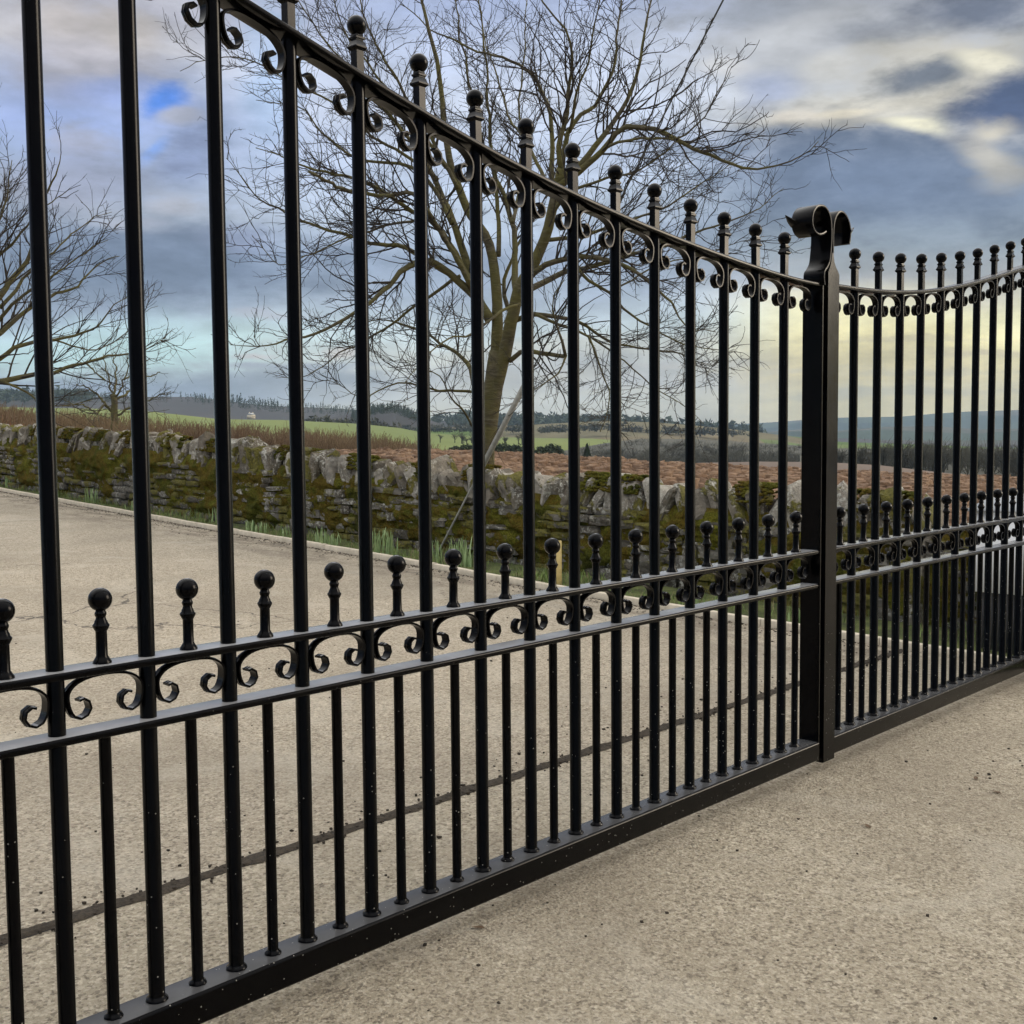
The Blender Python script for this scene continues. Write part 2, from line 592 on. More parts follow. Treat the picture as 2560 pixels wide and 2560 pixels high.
def m_stone(name='wall_stone', k=1.0, lichen=0.8, mossy=0.55):
    m, b, p, oc = mat(name)
    pos = geo_pos(b)
    oi = b.n('ShaderNodeObjectInfo')
    rnd = oi.outputs['Random']
    base = b.ramp(rnd, [(0.0, (0.085 * k, 0.075 * k, 0.055 * k, 1)), (0.3, (0.15 * k, 0.135 * k, 0.11 * k, 1)), (0.6, (0.24 * k, 0.225 * k, 0.195 * k, 1)), (0.8, (0.31 * k, 0.295 * k, 0.26 * k, 1)), (1.0, (0.13 * k, 0.11 * k, 0.08 * k, 1))])
    n1 = b.noise(pos, 11.0, 6.0, 0.65)
    col = b.mix(1.0, base, b.ramp(n1, [(0.3, (0.55, 0.55, 0.55, 1)), (0.7, (1.35, 1.3, 1.25, 1))]), 'MULTIPLY')
    lich = b.noise(pos, 24.0, 5.0, 0.7, 0.8)
    lmask = b.noise(b.vm('ADD', pos, (5.0, 2.0, 1.0)), 4.0, 3.0, 0.5)
    lf = b.m('MULTIPLY', b.sm(lich, 0.50, 0.60), b.sm(lmask, 0.40, 0.62))
    col = b.mix(b.m('MULTIPLY', lf, lichen), col, (0.58, 0.57, 0.51, 1))
    geo = b.n('ShaderNodeNewGeometry')
    nz = b.n('ShaderNodeSeparateXYZ')
    m.node_tree.links.new(geo.outputs['Normal'], nz.inputs[0])
    mossn = b.noise(b.vm('ADD', pos, (1.0, 7.0, 3.0)), 3.2, 5.0, 0.6, 0.4)
    mf = b.sm(b.m('ADD', mossn, b.m('MULTIPLY', nz.outputs[2], 0.07)), mossy, mossy + 0.05)
    mcol = b.ramp(b.noise(pos, 40.0, 4.0, 0.7), [(0.3, (0.045, 0.042, 0.008, 1)), (0.6, (0.13, 0.115, 0.018, 1)), (0.8, (0.20, 0.17, 0.03, 1))])
    col = b.mix(mf, col, mcol)
    b.put(p.inputs['Base Color'], col)
    p.inputs['Roughness'].default_value = 0.92
    h = b.m('ADD', b.m('MULTIPLY', n1, 1.0), b.m('ADD', b.m('MULTIPLY', lich, 0.35), b.m('MULTIPLY', mf, 0.5)))
    b.put(p.inputs['Normal'], b.bump(h, 0.05, 0.9))
    return m


def m_moss():
    m, b, p, oc = mat('moss')
    pos = geo_pos(b)
    n1 = b.noise(pos, 2.6, 5.0, 0.6, 0.5)
    n2 = b.noise(pos, 55.0, 4.0, 0.75)
    col = b.ramp(n1, [(0.30, (0.030, 0.034, 0.008, 1)), (0.42, (0.070, 0.074, 0.013, 1)), (0.50, (0.095, 0.068, 0.014, 1)), (0.58, (0.088, 0.090, 0.015, 1)), (0.72, (0.145, 0.140, 0.024, 1))])
    col = b.mix(1.0, col, b.ramp(n2, [(0.3, (0.35, 0.35, 0.3, 1)), (0.7, (1.7, 1.65, 1.4, 1))]), 'MULTIPLY')
    b.put(p.inputs['Base Color'], col)
    p.inputs['Roughness'].default_value = 1.0
    p.inputs['Specular IOR Level'].default_value = 0.1
    b.put(p.inputs['Normal'], b.bump(n2, 0.03, 1.0))
    return m


def m_bark(name, green=0.5):
    m, b, p, oc = mat(name)
    pos = geo_pos(b)
    st = b.vm('MULTIPLY', pos, (1.0, 1.0, 3.5))
    n1 = b.noise(st, 9.0, 5.0, 0.6)
    n2 = b.noise(pos, 2.4, 4.0, 0.6)
    col = b.ramp(n1, [(0.3, (0.030, 0.024, 0.015, 1)), (0.55, (0.080, 0.067, 0.042, 1)), (0.75, (0.16, 0.14, 0.10, 1))])
    col = b.mix(b.sm(n2, 0.36, 0.60, 0.1, green), col, (0.100, 0.090, 0.022, 1))
    b.put(p.inputs['Base Color'], col)
    p.inputs['Roughness'].default_value = 0.9
    b.put(p.inputs['Normal'], b.bump(n1, 0.03, 0.8))
    return m


def m_fields(name, colours, scale, seed=0.0, stripe=0.0):
    m, b, p, oc = mat(name)
    pos = b.vm('MULTIPLY', b.vm('ADD', geo_pos(b), (seed, seed, 0)), (1, 1, 0))
    v = b.n('ShaderNodeTexVoronoi', distance='CHEBYCHEV')
    m.node_tree.links.new(pos, v.inputs['Vector'])
    v.inputs['Scale'].default_value = 1.0 / scale
    v.inputs['Randomness'].default_value = 0.8
    sc_ = b.n('ShaderNodeSeparateColor')
    m.node_tree.links.new(v.outputs['Color'], sc_.inputs[0])
    n = len(colours)
    col = b.ramp(sc_.outputs[0], [((i) / n, c + (1,)) for i, c in enumerate(colours)], 'CONSTANT')
    nz = b.noise(pos, 9.0 / scale, 6.0, 0.6)
    col = b.mix(1.0, col, b.ramp(nz, [(0.3, (0.8, 0.8, 0.8, 1)), (0.7, (1.2, 1.2, 1.2, 1))]), 'MULTIPLY')
    b.put(p.inputs['Base Color'], col)
    p.inputs['Roughness'].default_value = 1.0
    p.inputs['Specular IOR Level'].default_value = 0.05
    return m


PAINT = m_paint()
CONC = m_concrete('apron_concrete', (0.11, 0.085, 0.058, 1), (0.45, 0.385, 0.285, 1), (0.72, 0.645, 0.51, 1), 0.0)
CONC_OLD = m_concrete('drive_concrete', (0.13, 0.10, 0.07, 1), (0.44, 0.372, 0.278, 1), (0.68, 0.60, 0.47, 1), 9.0)
STONE = m_stone()
FACE = m_stone('face_stone', 0.55, 0.6, 0.50)
MOSS = m_moss()
BARK = m_bark('bark', 0.85)
TWIG = m_simple('twig_bark', [(0.3, (0.014, 0.010, 0.007, 1)), (0.7, (0.036, 0.028, 0.018, 1))], 3.0)
SOIL = m_simple('dark_soil', [(0.3, (0.018, 0.014, 0.010, 1)), (0.7, (0.075, 0.058, 0.040, 1))], 60.0, 1.0, 0.01, 120.0)
KERBM = m_simple('kerb_concrete', [(0.3, (0.48, 0.42, 0.32, 1)), (0.7, (0.68, 0.60, 0.48, 1))], 14.0, 0.9, 0.004, 80.0)
VERGE = m_simple('verge_soil', [(0.3, (0.040, 0.038, 0.018, 1)), (0.5, (0.075, 0.095, 0.024, 1)), (0.7, (0.15, 0.16, 0.05, 1))], 6.0, 1.0, 0.03, 30.0)
GRASS = m_simple('grass', [(0.3, (0.085, 0.135, 0.028, 1)), (0.6, (0.17, 0.25, 0.055, 1)), (0.8, (0.30, 0.32, 0.11, 1))], 5.0, 0.7)
DAFF = m_simple('daffodil_leaf', [(0.3, (0.15, 0.24, 0.09, 1)), (0.7, (0.38, 0.48, 0.22, 1))], 7.0, 0.5)
STRAW = m_simple('dead_grass', [(0.3, (0.16, 0.12, 0.06, 1)), (0.7, (0.32, 0.26, 0.15, 1))], 5.0, 0.9)
PLOUGH = m_simple('ploughed_soil', [(0.3, (0.075, 0.043, 0.025, 1)), (0.5, (0.17, 0.10, 0.058, 1)), (0.7, (0.30, 0.20, 0.125, 1))], 1.6, 1.0, 0.15, 3.0, 8.0)
TILTH = m_simple('tilled_soil', [(0.3, (0.095, 0.066, 0.048, 1)), (0.7, (0.125, 0.088, 0.064, 1))], 0.05, 1.0)
GALV = m_simple('galvanised', [(0.3, (0.20, 0.20, 0.185, 1)), (0.7, (0.33, 0.33, 0.30, 1))], 20.0, 0.6)
WIREM = m_simple('wire_steel', [(0.3, (0.02, 0.02, 0.018, 1)), (0.7, (0.05, 0.05, 0.045, 1))], 20.0, 0.7)
PINE = m_simple('new_pine', [(0.3, (0.46, 0.33, 0.11, 1)), (0.7, (0.60, 0.46, 0.19, 1))], 25.0, 0.7)
WHITE = m_simple('white_panel', [(0.3, (0.74, 0.75, 0.77, 1)), (0.7, (0.82, 0.82, 0.82, 1))], 3.0, 0.5)
GREYP = m_simple('grey_lid', [(0.3, (0.30, 0.31, 0.33, 1)), (0.7, (0.38, 0.39, 0.40, 1))], 3.0, 0.5)
DARKP = m_simple('dark_plinth', [(0.3, (0.015, 0.015, 0.018, 1)), (0.7, (0.03, 0.03, 0.034, 1))], 3.0, 0.7)
WOODS = m_simple('winter_wood', [(0.3, (0.036, 0.035, 0.028, 1)), (0.7, (0.075, 0.072, 0.050, 1))], 0.05, 1.0)
SCRUB = m_simple('scrub_twigs', [(0.3, (0.085, 0.050, 0.030, 1)), (0.5, (0.14, 0.10, 0.055, 1)), (0.7, (0.12, 0.065, 0.045, 1))], 0.10, 1.0)
CONIF = m_simple('conifer_green', [(0.3, (0.016, 0.026, 0.016, 1)), (0.7, (0.040, 0.058, 0.032, 1))], 0.4, 1.0)
LEAFD = m_simple('dead_leaf', [(0.3, (0.06, 0.035, 0.02, 1)), (0.7, (0.14, 0.085, 0.045, 1))], 30.0, 0.8)
BRACK = m_simple('bracken', [(0.3, (0.16, 0.065, 0.03, 1)), (0.7, (0.28, 0.14, 0.075, 1))], 0.8, 1.0)
LAND = m_fields('farmland', [(0.11, 0.14, 0.045), (0.075, 0.105, 0.03), (0.145, 0.12, 0.075), (0.10, 0.13, 0.045), (0.13, 0.115, 0.07), (0.08, 0.12, 0.035)], 170.0, 40.0)
PASTURE = m_simple('pasture', [(0.3, (0.085, 0.115, 0.022, 1)), (0.55, (0.125, 0.155, 0.028, 1)), (0.75, (0.17, 0.185, 0.04, 1))], 0.006, 1.0)
MOOR = m_simple('moor', [(0.3, (0.018, 0.018, 0.022, 1)), (0.55, (0.030, 0.026, 0.029, 1)), (0.7, (0.030, 0.034, 0.022, 1))], 0.006, 1.0)
FARHILL = m_fields('far_hill', [(0.045, 0.06, 0.04), (0.025, 0.036, 0.030), (0.06, 0.06, 0.05), (0.035, 0.048, 0.035), (0.08, 0.078, 0.06)], 420.0, 10.0)
rng = np.random.default_rng(7)
R_ = random.Random(11)


# ------------------------------------------------------------------ ground: apron, drive, kerb, verge
def kerb_x(y):
    return float(np.interp(y, [-2, 1.0, 2.5, 4.4, 5.8, 7.7, 9.5, 11.8, 14.3, 16.8, 22, 30],
                           [6.08, 6.10, 6.11, 6.18, 6.31, 6.43, 6.52, 6.67, 6.84, 7.03, 7.45, 8.2]))


def wall_x(y):
    return float(np.interp(y, [-2, 2, 6, 9, 12, 15, 18, 24], [6.86, 6.88, 6.92, 6.96, 7.06, 7.22, 7.42, 7.85]))


JY0, JY1 = 0.820, 0.868


def grid_sheet(xs, ys, zf):
    V = [(x, y, zf(x, y)) for y in ys for x in xs]
    n = len(xs)
    Q = [(j * n + i, j * n + i + 1, (j + 1) * n + i + 1, (j + 1) * n + i) for j in range(len(ys) - 1) for i in range(n - 1)]
    return V, Q


mb = MB()
mb.add(*grid_sheet([-40, -6, 0, 6.0, 14, 40], [-40, -8, -3, JY0], lambda x, y: ground(x, y)))
struct('apron', mb.mesh('apron'), CONC)
mb = MB()
ys = list(np.linspace(JY1, 30, 40))
V, Q = [], []
for y in ys:
    V += [(-40, y, ground(0, y)), (-6, y, ground(0, y)), (0, y, ground(0, y)), (kerb_x(y), y, ground(0, y))]
for j in range(len(ys) - 1):
    for i in range(3):
        Q.append((j * 4 + i, j * 4 + i + 1, j * 4 + 5 + i, j * 4 + 4 + i))
mb.add(V, Q)
struct('driveway', mb.mesh('driveway'), CONC_OLD)
# the wide land under everything, out to the horizon
mb = MB()
mb.add([(-5100, -5100, -60), (5100, -5100, -60), (5100, 5100, -60), (-5100, 5100, -60)], [(0, 1, 2, 3)])
struct('land', mb.mesh('land'), MOOR)

# joint between the slabs: a recess full of dark crumbs with a ragged edge
mb = MB()
xs = np.arange(-8, 6.08, 0.025)
nn = len(xs)
lo = JY0 - 0.002 - 0.034 * np.array([max(0, noise.noise(Vector((x * 5, 0, 0))) + 0.5 * noise.noise(Vector((x * 21, 3, 0)))) for x in xs])
hi = JY1 + 0.002 + 0.034 * np.array([max(0, noise.noise(Vector((x * 5, 9, 0))) + 0.5 * noise.noise(Vector((x * 21, 5, 0)))) for x in xs])
rows = []
for q, (w, dz) in enumerate(((0, 0.002), (0.25, 0.007), (0.5, 0.004), (0.75, 0.008), (1, 0.002))):
    y = lo * (1 - w) + hi * w
    z = GZ + GS * y + dz + (0.006 * rng.random(nn) if 0 < q < 4 else 0.001)
    rows.append(np.stack([xs, y, z], -1))
V = np.concatenate(rows)
Q = [(r * nn + i, r * nn + i + 1, (r + 1) * nn + i + 1, (r + 1) * nn + i) for r in range(4) for i in range(nn - 1)]
mb.add(V, Q)
joint = struct('slab_joint', mb.mesh('slab_joint', 3.14), SOIL)


def rock_mesh(name, seed, sub=1, amp=0.22, box=0.5, sx=1, sy=1, sz=1, smooth=None):
    bm = bmesh.new()
    bmesh.ops.create_cube(bm, size=1.0)
    bmesh.ops.subdivide_edges(bm, edges=bm.edges[:], cuts=sub, use_grid_fill=True)
    for v in bm.verts:
        d = v.co.normalized()
        c = v.co * box + d * 0.55 * (1 - box)
        off = Vector((seed * 3.7, seed * 1.3, seed * 7.1))
        k = 1 + amp * noise.noise(c * 1.7 + off) + amp * 0.6 * noise.noise(c * 4.1 + off)
        v.co = Vector((c.x * k * sx, c.y * k * sy, c.z * k * sz)) * 1.0
        v.co += Vector((noise.noise(c * 2.3 + off * 2), noise.noise(c * 2.3 + off * 3), noise.noise(c * 2.3 + off * 4))) * amp * 0.25 * min(sx, sy, sz)
    me = bpy.data.meshes.new(name)
    bm.to_mesh(me)
    bm.free()
    smooth_sharp(me, smooth)
    return me


def me_arrays(me):
    V = np.empty(len(me.vertices) * 3, np.float32)
    me.vertices.foreach_get('co', V)
    Q = [tuple(p.vertices) for p in me.polygons]
    return V.reshape(-1, 3), [q for q in Q if len(q) == 4], [q for q in Q if len(q) == 3]


# crumbs lying on the concrete
mb = MB()
tiny = [me_arrays(rock_mesh('t%d' % i, i + 30, 0, 0.5)) for i in range(5)]


def drop(mbx, src, x, y, z, s, flat=0.6):
    V, Q, T = src
    a = R_.uniform(0, 6.28)
    c, s_ = math.cos(a), math.sin(a)
    W = V * np.array([s, s, s * flat])
    W = np.stack([W[:, 0] * c - W[:, 1] * s_, W[:, 0] * s_ + W[:, 1] * c, W[:, 2]], -1) + np.array([x, y, z])
    mbx.add(W, Q, T)


for i in range(420):
    if i < 150:
        x, y = R_.uniform(-1.5, 6), JY1 + abs(R_.gauss(0, 0.14)) + 0.02
    elif i < 260:
        x, y = R_.uniform(-1.5, 6), R_.uniform(1.0, 5)
    else:
        x, y = R_.uniform(-1.2, 6.0), R_.uniform(-2.2, 0.75)
    if x > kerb_x(max(y, 0.9)) - 0.1:
        continue
    s = R_.uniform(0.005, 0.012) * (1.5 if R_.random() < 0.12 else 1)
    drop(mb, tiny[i % 5], x, y, ground(x, y) + s * 0.2, s)
# a line of crumbs along the joint
for i in range(900):
    x = R_.uniform(-2, 6.05)
    y = R_.gauss((JY0 + JY1) / 2, 0.026)
    s = R_.uniform(0.005, 0.013)
    drop(mb, tiny[i % 5], x, y, ground(x, y) + 0.006, s, 0.8)
for i in range(2600):
    y = R_.uniform(1.0, 19)
    x = kerb_x(y) - abs(R_.gauss(0, 0.05 if i % 4 else 0.22)) - 0.005
    s = R_.uniform(0.006, 0.016)
    drop(mb, tiny[i % 5], x, y, ground(x, y) + s * 0.1, s, 0.5)
stuff('soil_crumbs', mb.mesh('soil_crumbs'), SOIL, 'dark crumbs of soil scattered over the concrete and along its joint')

# dead leaves
leaf_me = None
leaf_spots = [((2440, 1948), 0.3, 'brown dead leaf on the concrete in front of the right gate leaf'),
              ((2492, 1983), 1.4, 'curled dark leaf on the concrete, nearest to the right edge of the photo'),
              ((1197, 2322), 2.2, 'small dead leaf on the concrete below the bottom rail'),
              ((2170, 2068), 0.9, 'tiny dead leaf on the apron below the meeting stiles')]
for (px, py), a, lab in leaf_spots:
    if leaf_me is None:
        V = [(-.02, 0, .002), (-.008, .009, .006), (0, 0, .002), (-.008, -.009, .006), (.010, .008, .007), (.010, -.008, .004), (.022, 0, .006)]
        leaf_me = mesh_np('dead_leaf', V, [np.array([(0, 2, 1), (0, 3, 2), (1, 2, 4), (3, 5, 2), (2, 6, 4), (2, 5, 6)])])
    P = on_ground(px, py)
    o = obj('dead_leaf', leaf_me, LEAFD, loc=(P.x, P.y, P.z + 0.001), rot=(0, 0, a))
    tag(o, lab, 'leaf', 'dead leaves on the concrete')

# kerb: edging stones, one after another
kerb = struct('kerb', None, None)
kerb.empty_display_size = 0.1
y = 0.12
i = 0
while y < 24:
    L = 0.905
    y1 = y + L - 0.006
    mb = MB()
    pts = [(kerb_x(q), q) for q in np.linspace(y, y1, 4)]
    path = []
    for (xx, yy) in pts:
        tdir = Vector((kerb_x(yy + .1) - kerb_x(yy - .1), 0.2, 0)).normalized()
        side = Vector((tdir.y, -tdir.x, 0))
        path.append((Vector((xx + 0.03, yy, ground(xx, yy) + 0.012 + R_.uniform(-.003, .003))), side, Vector((0, 0, 1))))
    mb.sweep(path, rbox_profile(0.029, 0.04, 0.008, 2))
    obj('kerb_stone', mb.mesh('kerb_stone', 0.6), KERBM, kerb)
    y += L
    i += 1

# verge between kerb and wall
mb = MB()
V, Q = [], []
ys = np.linspace(-1.5, 26, 120)
for j, y in enumerate(ys):
    x0, x1 = kerb_x(max(y, -2)) + 0.05, wall_x(y) + 0.25
    for i in range(7):
        w = i / 6
        x = x0 * (1 - w) + x1 * w
        V.append((x, y, ground(x, y) + 0.018 + 0.03 * w + (0.02 * noise.noise(Vector((x * 5, y * 5, 0))) if 0 < i else 0)))
for j in range(len(ys) - 1):
    for i in range(6):
        Q.append((j * 7 + i, j * 7 + i + 1, j * 7 + 8 + i, j * 7 + 7 + i))
mb.add(V, Q)
struct('verge', mb.mesh('verge', 3.14), VERGE)


def blade(mbx, base, h, w, lean, az, bend=0.5):
    """one grass blade: a bent strip"""
    d = np.array([math.cos(az), math.sin(az), 0.0])
    sd = np.array([-d[1], d[0], 0.0])
    pts = []
    for t, ww in ((0, 1.0), (0.5, 0.85), (0.85, 0.5)):
        c = base + np.array([0, 0, h * t]) + d * (lean * h * (t ** (1 + bend)))
        pts += [c - sd * w * ww, c + sd * w * ww]
    tip = base + np.array([0, 0, h * 0.98]) + d * lean * h
    pts.append(tip)
    mbx.add(pts, [(0, 1, 3, 2), (2, 3, 5, 4)], [(4, 5, 6)])


mb, mbs = MB(), MB()
for i in range(7000):
    y = R_.uniform(0.2, 20) if i % 3 else R_.uniform(2.5, 8)
    w = R_.random()
    x = kerb_x(y) + 0.07 + w * (wall_x(y) - kerb_x(y) - 0.05)
    pn = noise.noise(Vector((x * 1.4, y * 1.1, 4)))
    if pn < -0.12 and R_.random() < 0.8:
        continue
    P = np.array([x, y, ground(x, y) + 0.02 + 0.03 * w])
    h = R_.uniform(0.03, 0.09) * (1 + pn)
    tgt = mbs if R_.random() < 0.22 else mb
    blade(tgt, P, h, R_.uniform(0.0015, 0.003), R_.uniform(0.1, 1.0), R_.uniform(0, 6.28))
stuff('grass', mb.mesh('grass'), GRASS, 'short green grass on the verge between kerb and wall')
stuff('dead_grass', mbs.mesh('dead_grass'), STRAW, 'straw coloured dead grass among the verge grass')

daffs = [((25, 1222), 0.24, 16, 'daffodil clump at the far left of the verge, beside the left edge of the photo'),
         ((228, 1262), 0.26, 22, 'clump of daffodil shoots on the verge between the first and second tall bars'),
         ((330, 1282), 0.15, 8, 'small thin tuft of daffodil leaves just left of the second tall bar'),
         ((536, 1312), 0.22, 9, 'slim daffodil tuft at the wall foot beside the third tall bar'),
         ((640, 1335), 0.15, 26, 'low wide patch of daffodil leaves between the third and fourth tall bars'),
         ((715, 1348), 0.16, 8, 'sparse daffodil leaves just left of the fourth tall bar'),
         ((800, 1366), 0.20, 20, 'daffodil clump by the kerb right of the fourth tall bar'),
         ((822, 1372), 0.16, 22, 'bluish green daffodil leaves below bare wall stones'),
         ((962, 1392), 0.27, 40, 'large daffodil clump between the fifth and sixth tall bars'),
         ((1098, 1412), 0.24, 18, 'daffodil clump at the foot of the stay wire'),
         ((1160, 1422), 0.30, 40, 'broad daffodil clump right of the stay wire anchor'),
         ((1745, 1528), 0.17, 7, 'single daffodil shoots left of the meeting stiles, seen under the mid rails'),
         ((1978, 1568), 0.16, 8, 'pale green shoots on the verge right beside the meeting stiles')]
for (px, py), h, n, lab in daffs:
    P = on_ground(px, py)
    P.x = max(P.x, kerb_x(P.y) + 0.12)
    P.z = ground(P.x, P.y) + 0.02
    t = thing('daffodil_clump', lab, 'plant', P, 'daffodil clumps along the verge')
    for q in range(n):
        m_ = MB()
        r = 0.11 * math.sqrt(R_.random()) * (1.5 if n > 20 else 1)
        a = R_.uniform(0, 6.28)
        blade(m_, np.array([r * math.cos(a) * 0.6, r * math.sin(a), -0.005]), h * R_.uniform(0.65, 1.1), R_.uniform(0.006, 0.011), R_.uniform(0.02, 0.35), R_.uniform(0, 6.28), 0.8)
        obj('leaf', m_.mesh('leaf'), DAFF, t)

# ------------------------------------------------------------------ dry stone wall
WY0, WY1 = -0.7, 24.0
wall = thing('dry_stone_wall', 'mossy dry stone wall with upright coping stones running along the drive', 'wall', (6.9, 8, 0.1))
WINV = Vector(wall.location)


def wobj(name, me, m_, loc, rot=(0, 0, 0), scale=(1, 1, 1)):
    o = obj(name, me, m_, wall)
    o.location = Vector(loc) - WINV
    o.rotation_euler = rot
    o.scale = scale
    return o


def coping_base(y):
    return float(np.interp(y, [-1, 1, 4, 7, 9, 12, 24], [0.60, 0.64, 0.63, 0.63, 0.70, 0.75, 0.76]))


# dark hearting behind the face stones
mb = MB()
V, Q = [], []
ys = np.linspace(WY0 + 0.05, WY1, 60)
for y in ys:
    x, g = wall_x(y), ground(0, y)
    hb = coping_base(y) + 0.02
    V += [(x + 0.09, y, g - 0.1), (x + 0.13, y, g + hb + (0.17 if y > 1.3 else 0)), (x + 0.32, y, g + hb + (0.17 if y > 1.3 else 0)), (x + 0.45, y, g - 0.4)]
for j in range(len(ys) - 1):
    for i in range(3):
        Q.append((j * 4 + i, j * 4 + 4 + i, j * 4 + 5 + i, j * 4 + 1 + i))
Q.append((0, 1, 2, 3))
V = [tuple(Vector(v) - WINV) for v in V]
mb.add(V, Q)
obj('hearting', mb.mesh('hearting'), SOIL, wall)

stone_vars = [rock_mesh('stone%d' % i, i + 1, 2, 0.16, 0.78) for i in range(10)]
for m_ in stone_vars:
    m_.materials.append(FACE)
stones = []
y = WY0
# courses
course_h = [0.115, 0.10, 0.095, 0.09, 0.085, 0.08, 0.075, 0.07, 0.07]
z = 0.0
for ci, ch in enumerate(course_h):
    y = WY0 + R_.uniform(0, 0.1)
    while y < WY1:
        L = R_.uniform(0.13, 0.36)
        yc = y + L / 2
        if z + ch * 0.7 < coping_base(yc):
            gz = ground(0, yc)
            hh = ch * R_.uniform(0.72, 1.02)
            if ci > 2 and R_.random() < 0.12:
                hh *= 0.55
            stones.append((yc, gz + z + ch / 2 + 0.012 * math.sin(yc * 2.1 + ci) + 0.008, L * R_.uniform(0.92, 1.02), hh, R_.uniform(0.16, 0.24), wall_x(yc) + 0.09 - z * -0.03 + R_.uniform(-0.03, 0.03)))
        y += L
    z += ch
stones.sort(key=lambda s: s[0])
far_mb = MB()
for i, (yc, zc, L, hh, dd, xx) in enumerate(stones):
    rot = (R_.uniform(-.06, .06), R_.uniform(-.06, .06), R_.uniform(-.08, .08) + math.pi * R_.randint(0, 1))
    me = stone_vars[R_.randrange(10)]
    if i < 300:
        wobj('stone', me, FACE, (xx, yc, zc), rot, (dd * 1.1, L * 1.06, hh * 1.06))
    else:
        Vv, Qq, Tt = me_arrays(me)
        M = np.array(Matrix.Translation(Vector((xx, yc, zc)) - WINV) @ Vector.to_track_quat(Vector((0, 0, 1)), 'Z', 'Y').to_matrix().to_4x4())[:3]
        W = Vv * np.array([dd * 1.1, L * 1.06, hh * 1.06]) + np.array([xx, yc, zc]) - np.array(WINV)
        far_mb.add(W, Qq, Tt)
fo = obj('far_stone_courses', far_mb.mesh('far_stones'), FACE, wall)
fo['kind'] = 'stuff'

def slab_mesh(name, seed):
    r = random.Random(seed)
    bm = bmesh.new()
    bmesh.ops.create_cube(bm, size=1.0)
    for v in bm.verts:
        top = v.co.z > 0
        v.co.x *= r.uniform(0.62, 1.0) if top else r.uniform(0.85, 1.05)
        v.co.y *= r.uniform(0.55, 1.0) if top else r.uniform(0.75, 1.05)
        v.co.z += r.uniform(-0.16, 0.10)
        v.co.x += r.uniform(-0.08, 0.08)
        v.co.y += r.uniform(-0.10, 0.10)
    bmesh.ops.bevel(bm, geom=bm.edges[:], offset=0.10, segments=1, affect='EDGES')
    bmesh.ops.subdivide_edges(bm, edges=[e for e in bm.edges if e.calc_length() > 0.35], cuts=1)
    bmesh.ops.triangulate(bm, faces=bm.faces[:])
    for v in bm.verts:
        v.co += Vector((r.uniform(-1, 1), r.uniform(-1, 1), r.uniform(-1, 1))) * 0.035
    me = bpy.data.meshes.new(name)
    bm.to_mesh(me)
    bm.free()
    return me


# coping: slabs on edge leaning along the wall
cop_vars = [slab_mesh('cope%d' % i, i + 50) for i in range(12)]
for m_ in cop_vars:
    m_.materials.append(STONE)
y = 1.25
while y < WY1:
    big = R_.random() < 0.06
    tk = R_.uniform(0.085, 0.155) * (1.5 if big else 1)
    hgt = R_.uniform(0.25, 0.38) * (1.1 if big else 1)
    if y < 2.5 and y > 2.0:
        tk, hgt = R_.uniform(0.18, 0.24), 0.34
    yc = y + tk / 2
    g = ground(0, yc)
    top = 1.0 if yc < 9 else 1.05
    lean = R_.gauss(-0.42, 0.16) if yc < 7 else R_.gauss(-0.30, 0.22)
    if tk > 0.2:
        lean *= 0.4
    zc = g + coping_base(yc) + hgt * 0.44 * math.cos(lean) + R_.uniform(-0.02, 0.02)
    wobj('coping_stone', cop_vars[R_.randrange(12)], STONE, (wall_x(yc) + 0.20 + R_.uniform(-.05, .05), yc, zc),
         (-lean, R_.uniform(-.12, .12), R_.uniform(-.2, .2) + math.pi * R_.randint(0, 1)), (R_.uniform(0.30, 0.44), tk * 0.98, hgt * R_.uniform(0.92, 1.22)))
    y += tk * 0.98
# thin upright end slab
wobj('end_stone', cop_vars[2], STONE, (7.02, 1.12, ground(0, 1.1) + 0.42), (0, 0.02, 0.1), (0.5, 0.16, 0.98))

# moss cushions over the face and here and there on the coping
mb = MB()
cush = []
for i in range(6):
    bm = bmesh.new()
    bmesh.ops.create_icosphere(bm, subdivisions=1, radius=1.0)
    for v in bm.verts:
        v.co *= 1 + 0.45 * noise.noise(v.co * 2 + Vector((i * 9, 0, 0)))
    me = bpy.data.meshes.new('c')
    bm.to_mesh(me)
    bm.free()
    cush.append(me_arrays(me))
def moss_depth(y, zz):
    d = 0.085 * noise.noise(Vector((0, y * 1.3, zz * 2.2))) + 0.050 * noise.noise(Vector((3, y * 3.7, zz * 6.5)))
    d += 0.028 * noise.noise(Vector((5, y * 10.0, zz * 15.0))) + 0.013 * noise.noise(Vector((7, y * 27.0, zz * 34.0))) + 0.006 * noise.noise(Vector((9, y * 70.0, zz * 80.0)))
    d -= max(0, 0.20 - zz) * 0.22 * (1.0 if y < 10 else 0.4)
    return d


def moss_sheet(y0, y1, step):
    ys_ = np.arange(y0, y1, step)
    nz_ = int(0.84 / (step * 0.85))
    V = []
    for y in ys_:
        g = ground(0, y)
        top = coping_base(y) + 0.10
        for k in range(nz_):
            zz = -0.03 + (top + 0.03) * k / (nz_ - 1)
            d = min(0.085, moss_depth(y, zz) + 0.012)
            if zz > coping_base(y) - 0.03:
                d -= (zz - coping_base(y) + 0.03) * 0.55
            V.append((wall_x(y) + 0.005 - d, y, g + zz - 0.3 * max(0, d)))
    V = np.array(V) - np.array(WINV)
    ny = len(ys_)
    j = np.arange(ny - 1)[:, None] * nz_
    k = np.arange(nz_ - 1)[None, :]
    Q = np.stack([j + k, j + k + nz_, j + k + nz_ + 1, j + k + 1], -1).reshape(-1, 4)
    mb.add(V, Q)


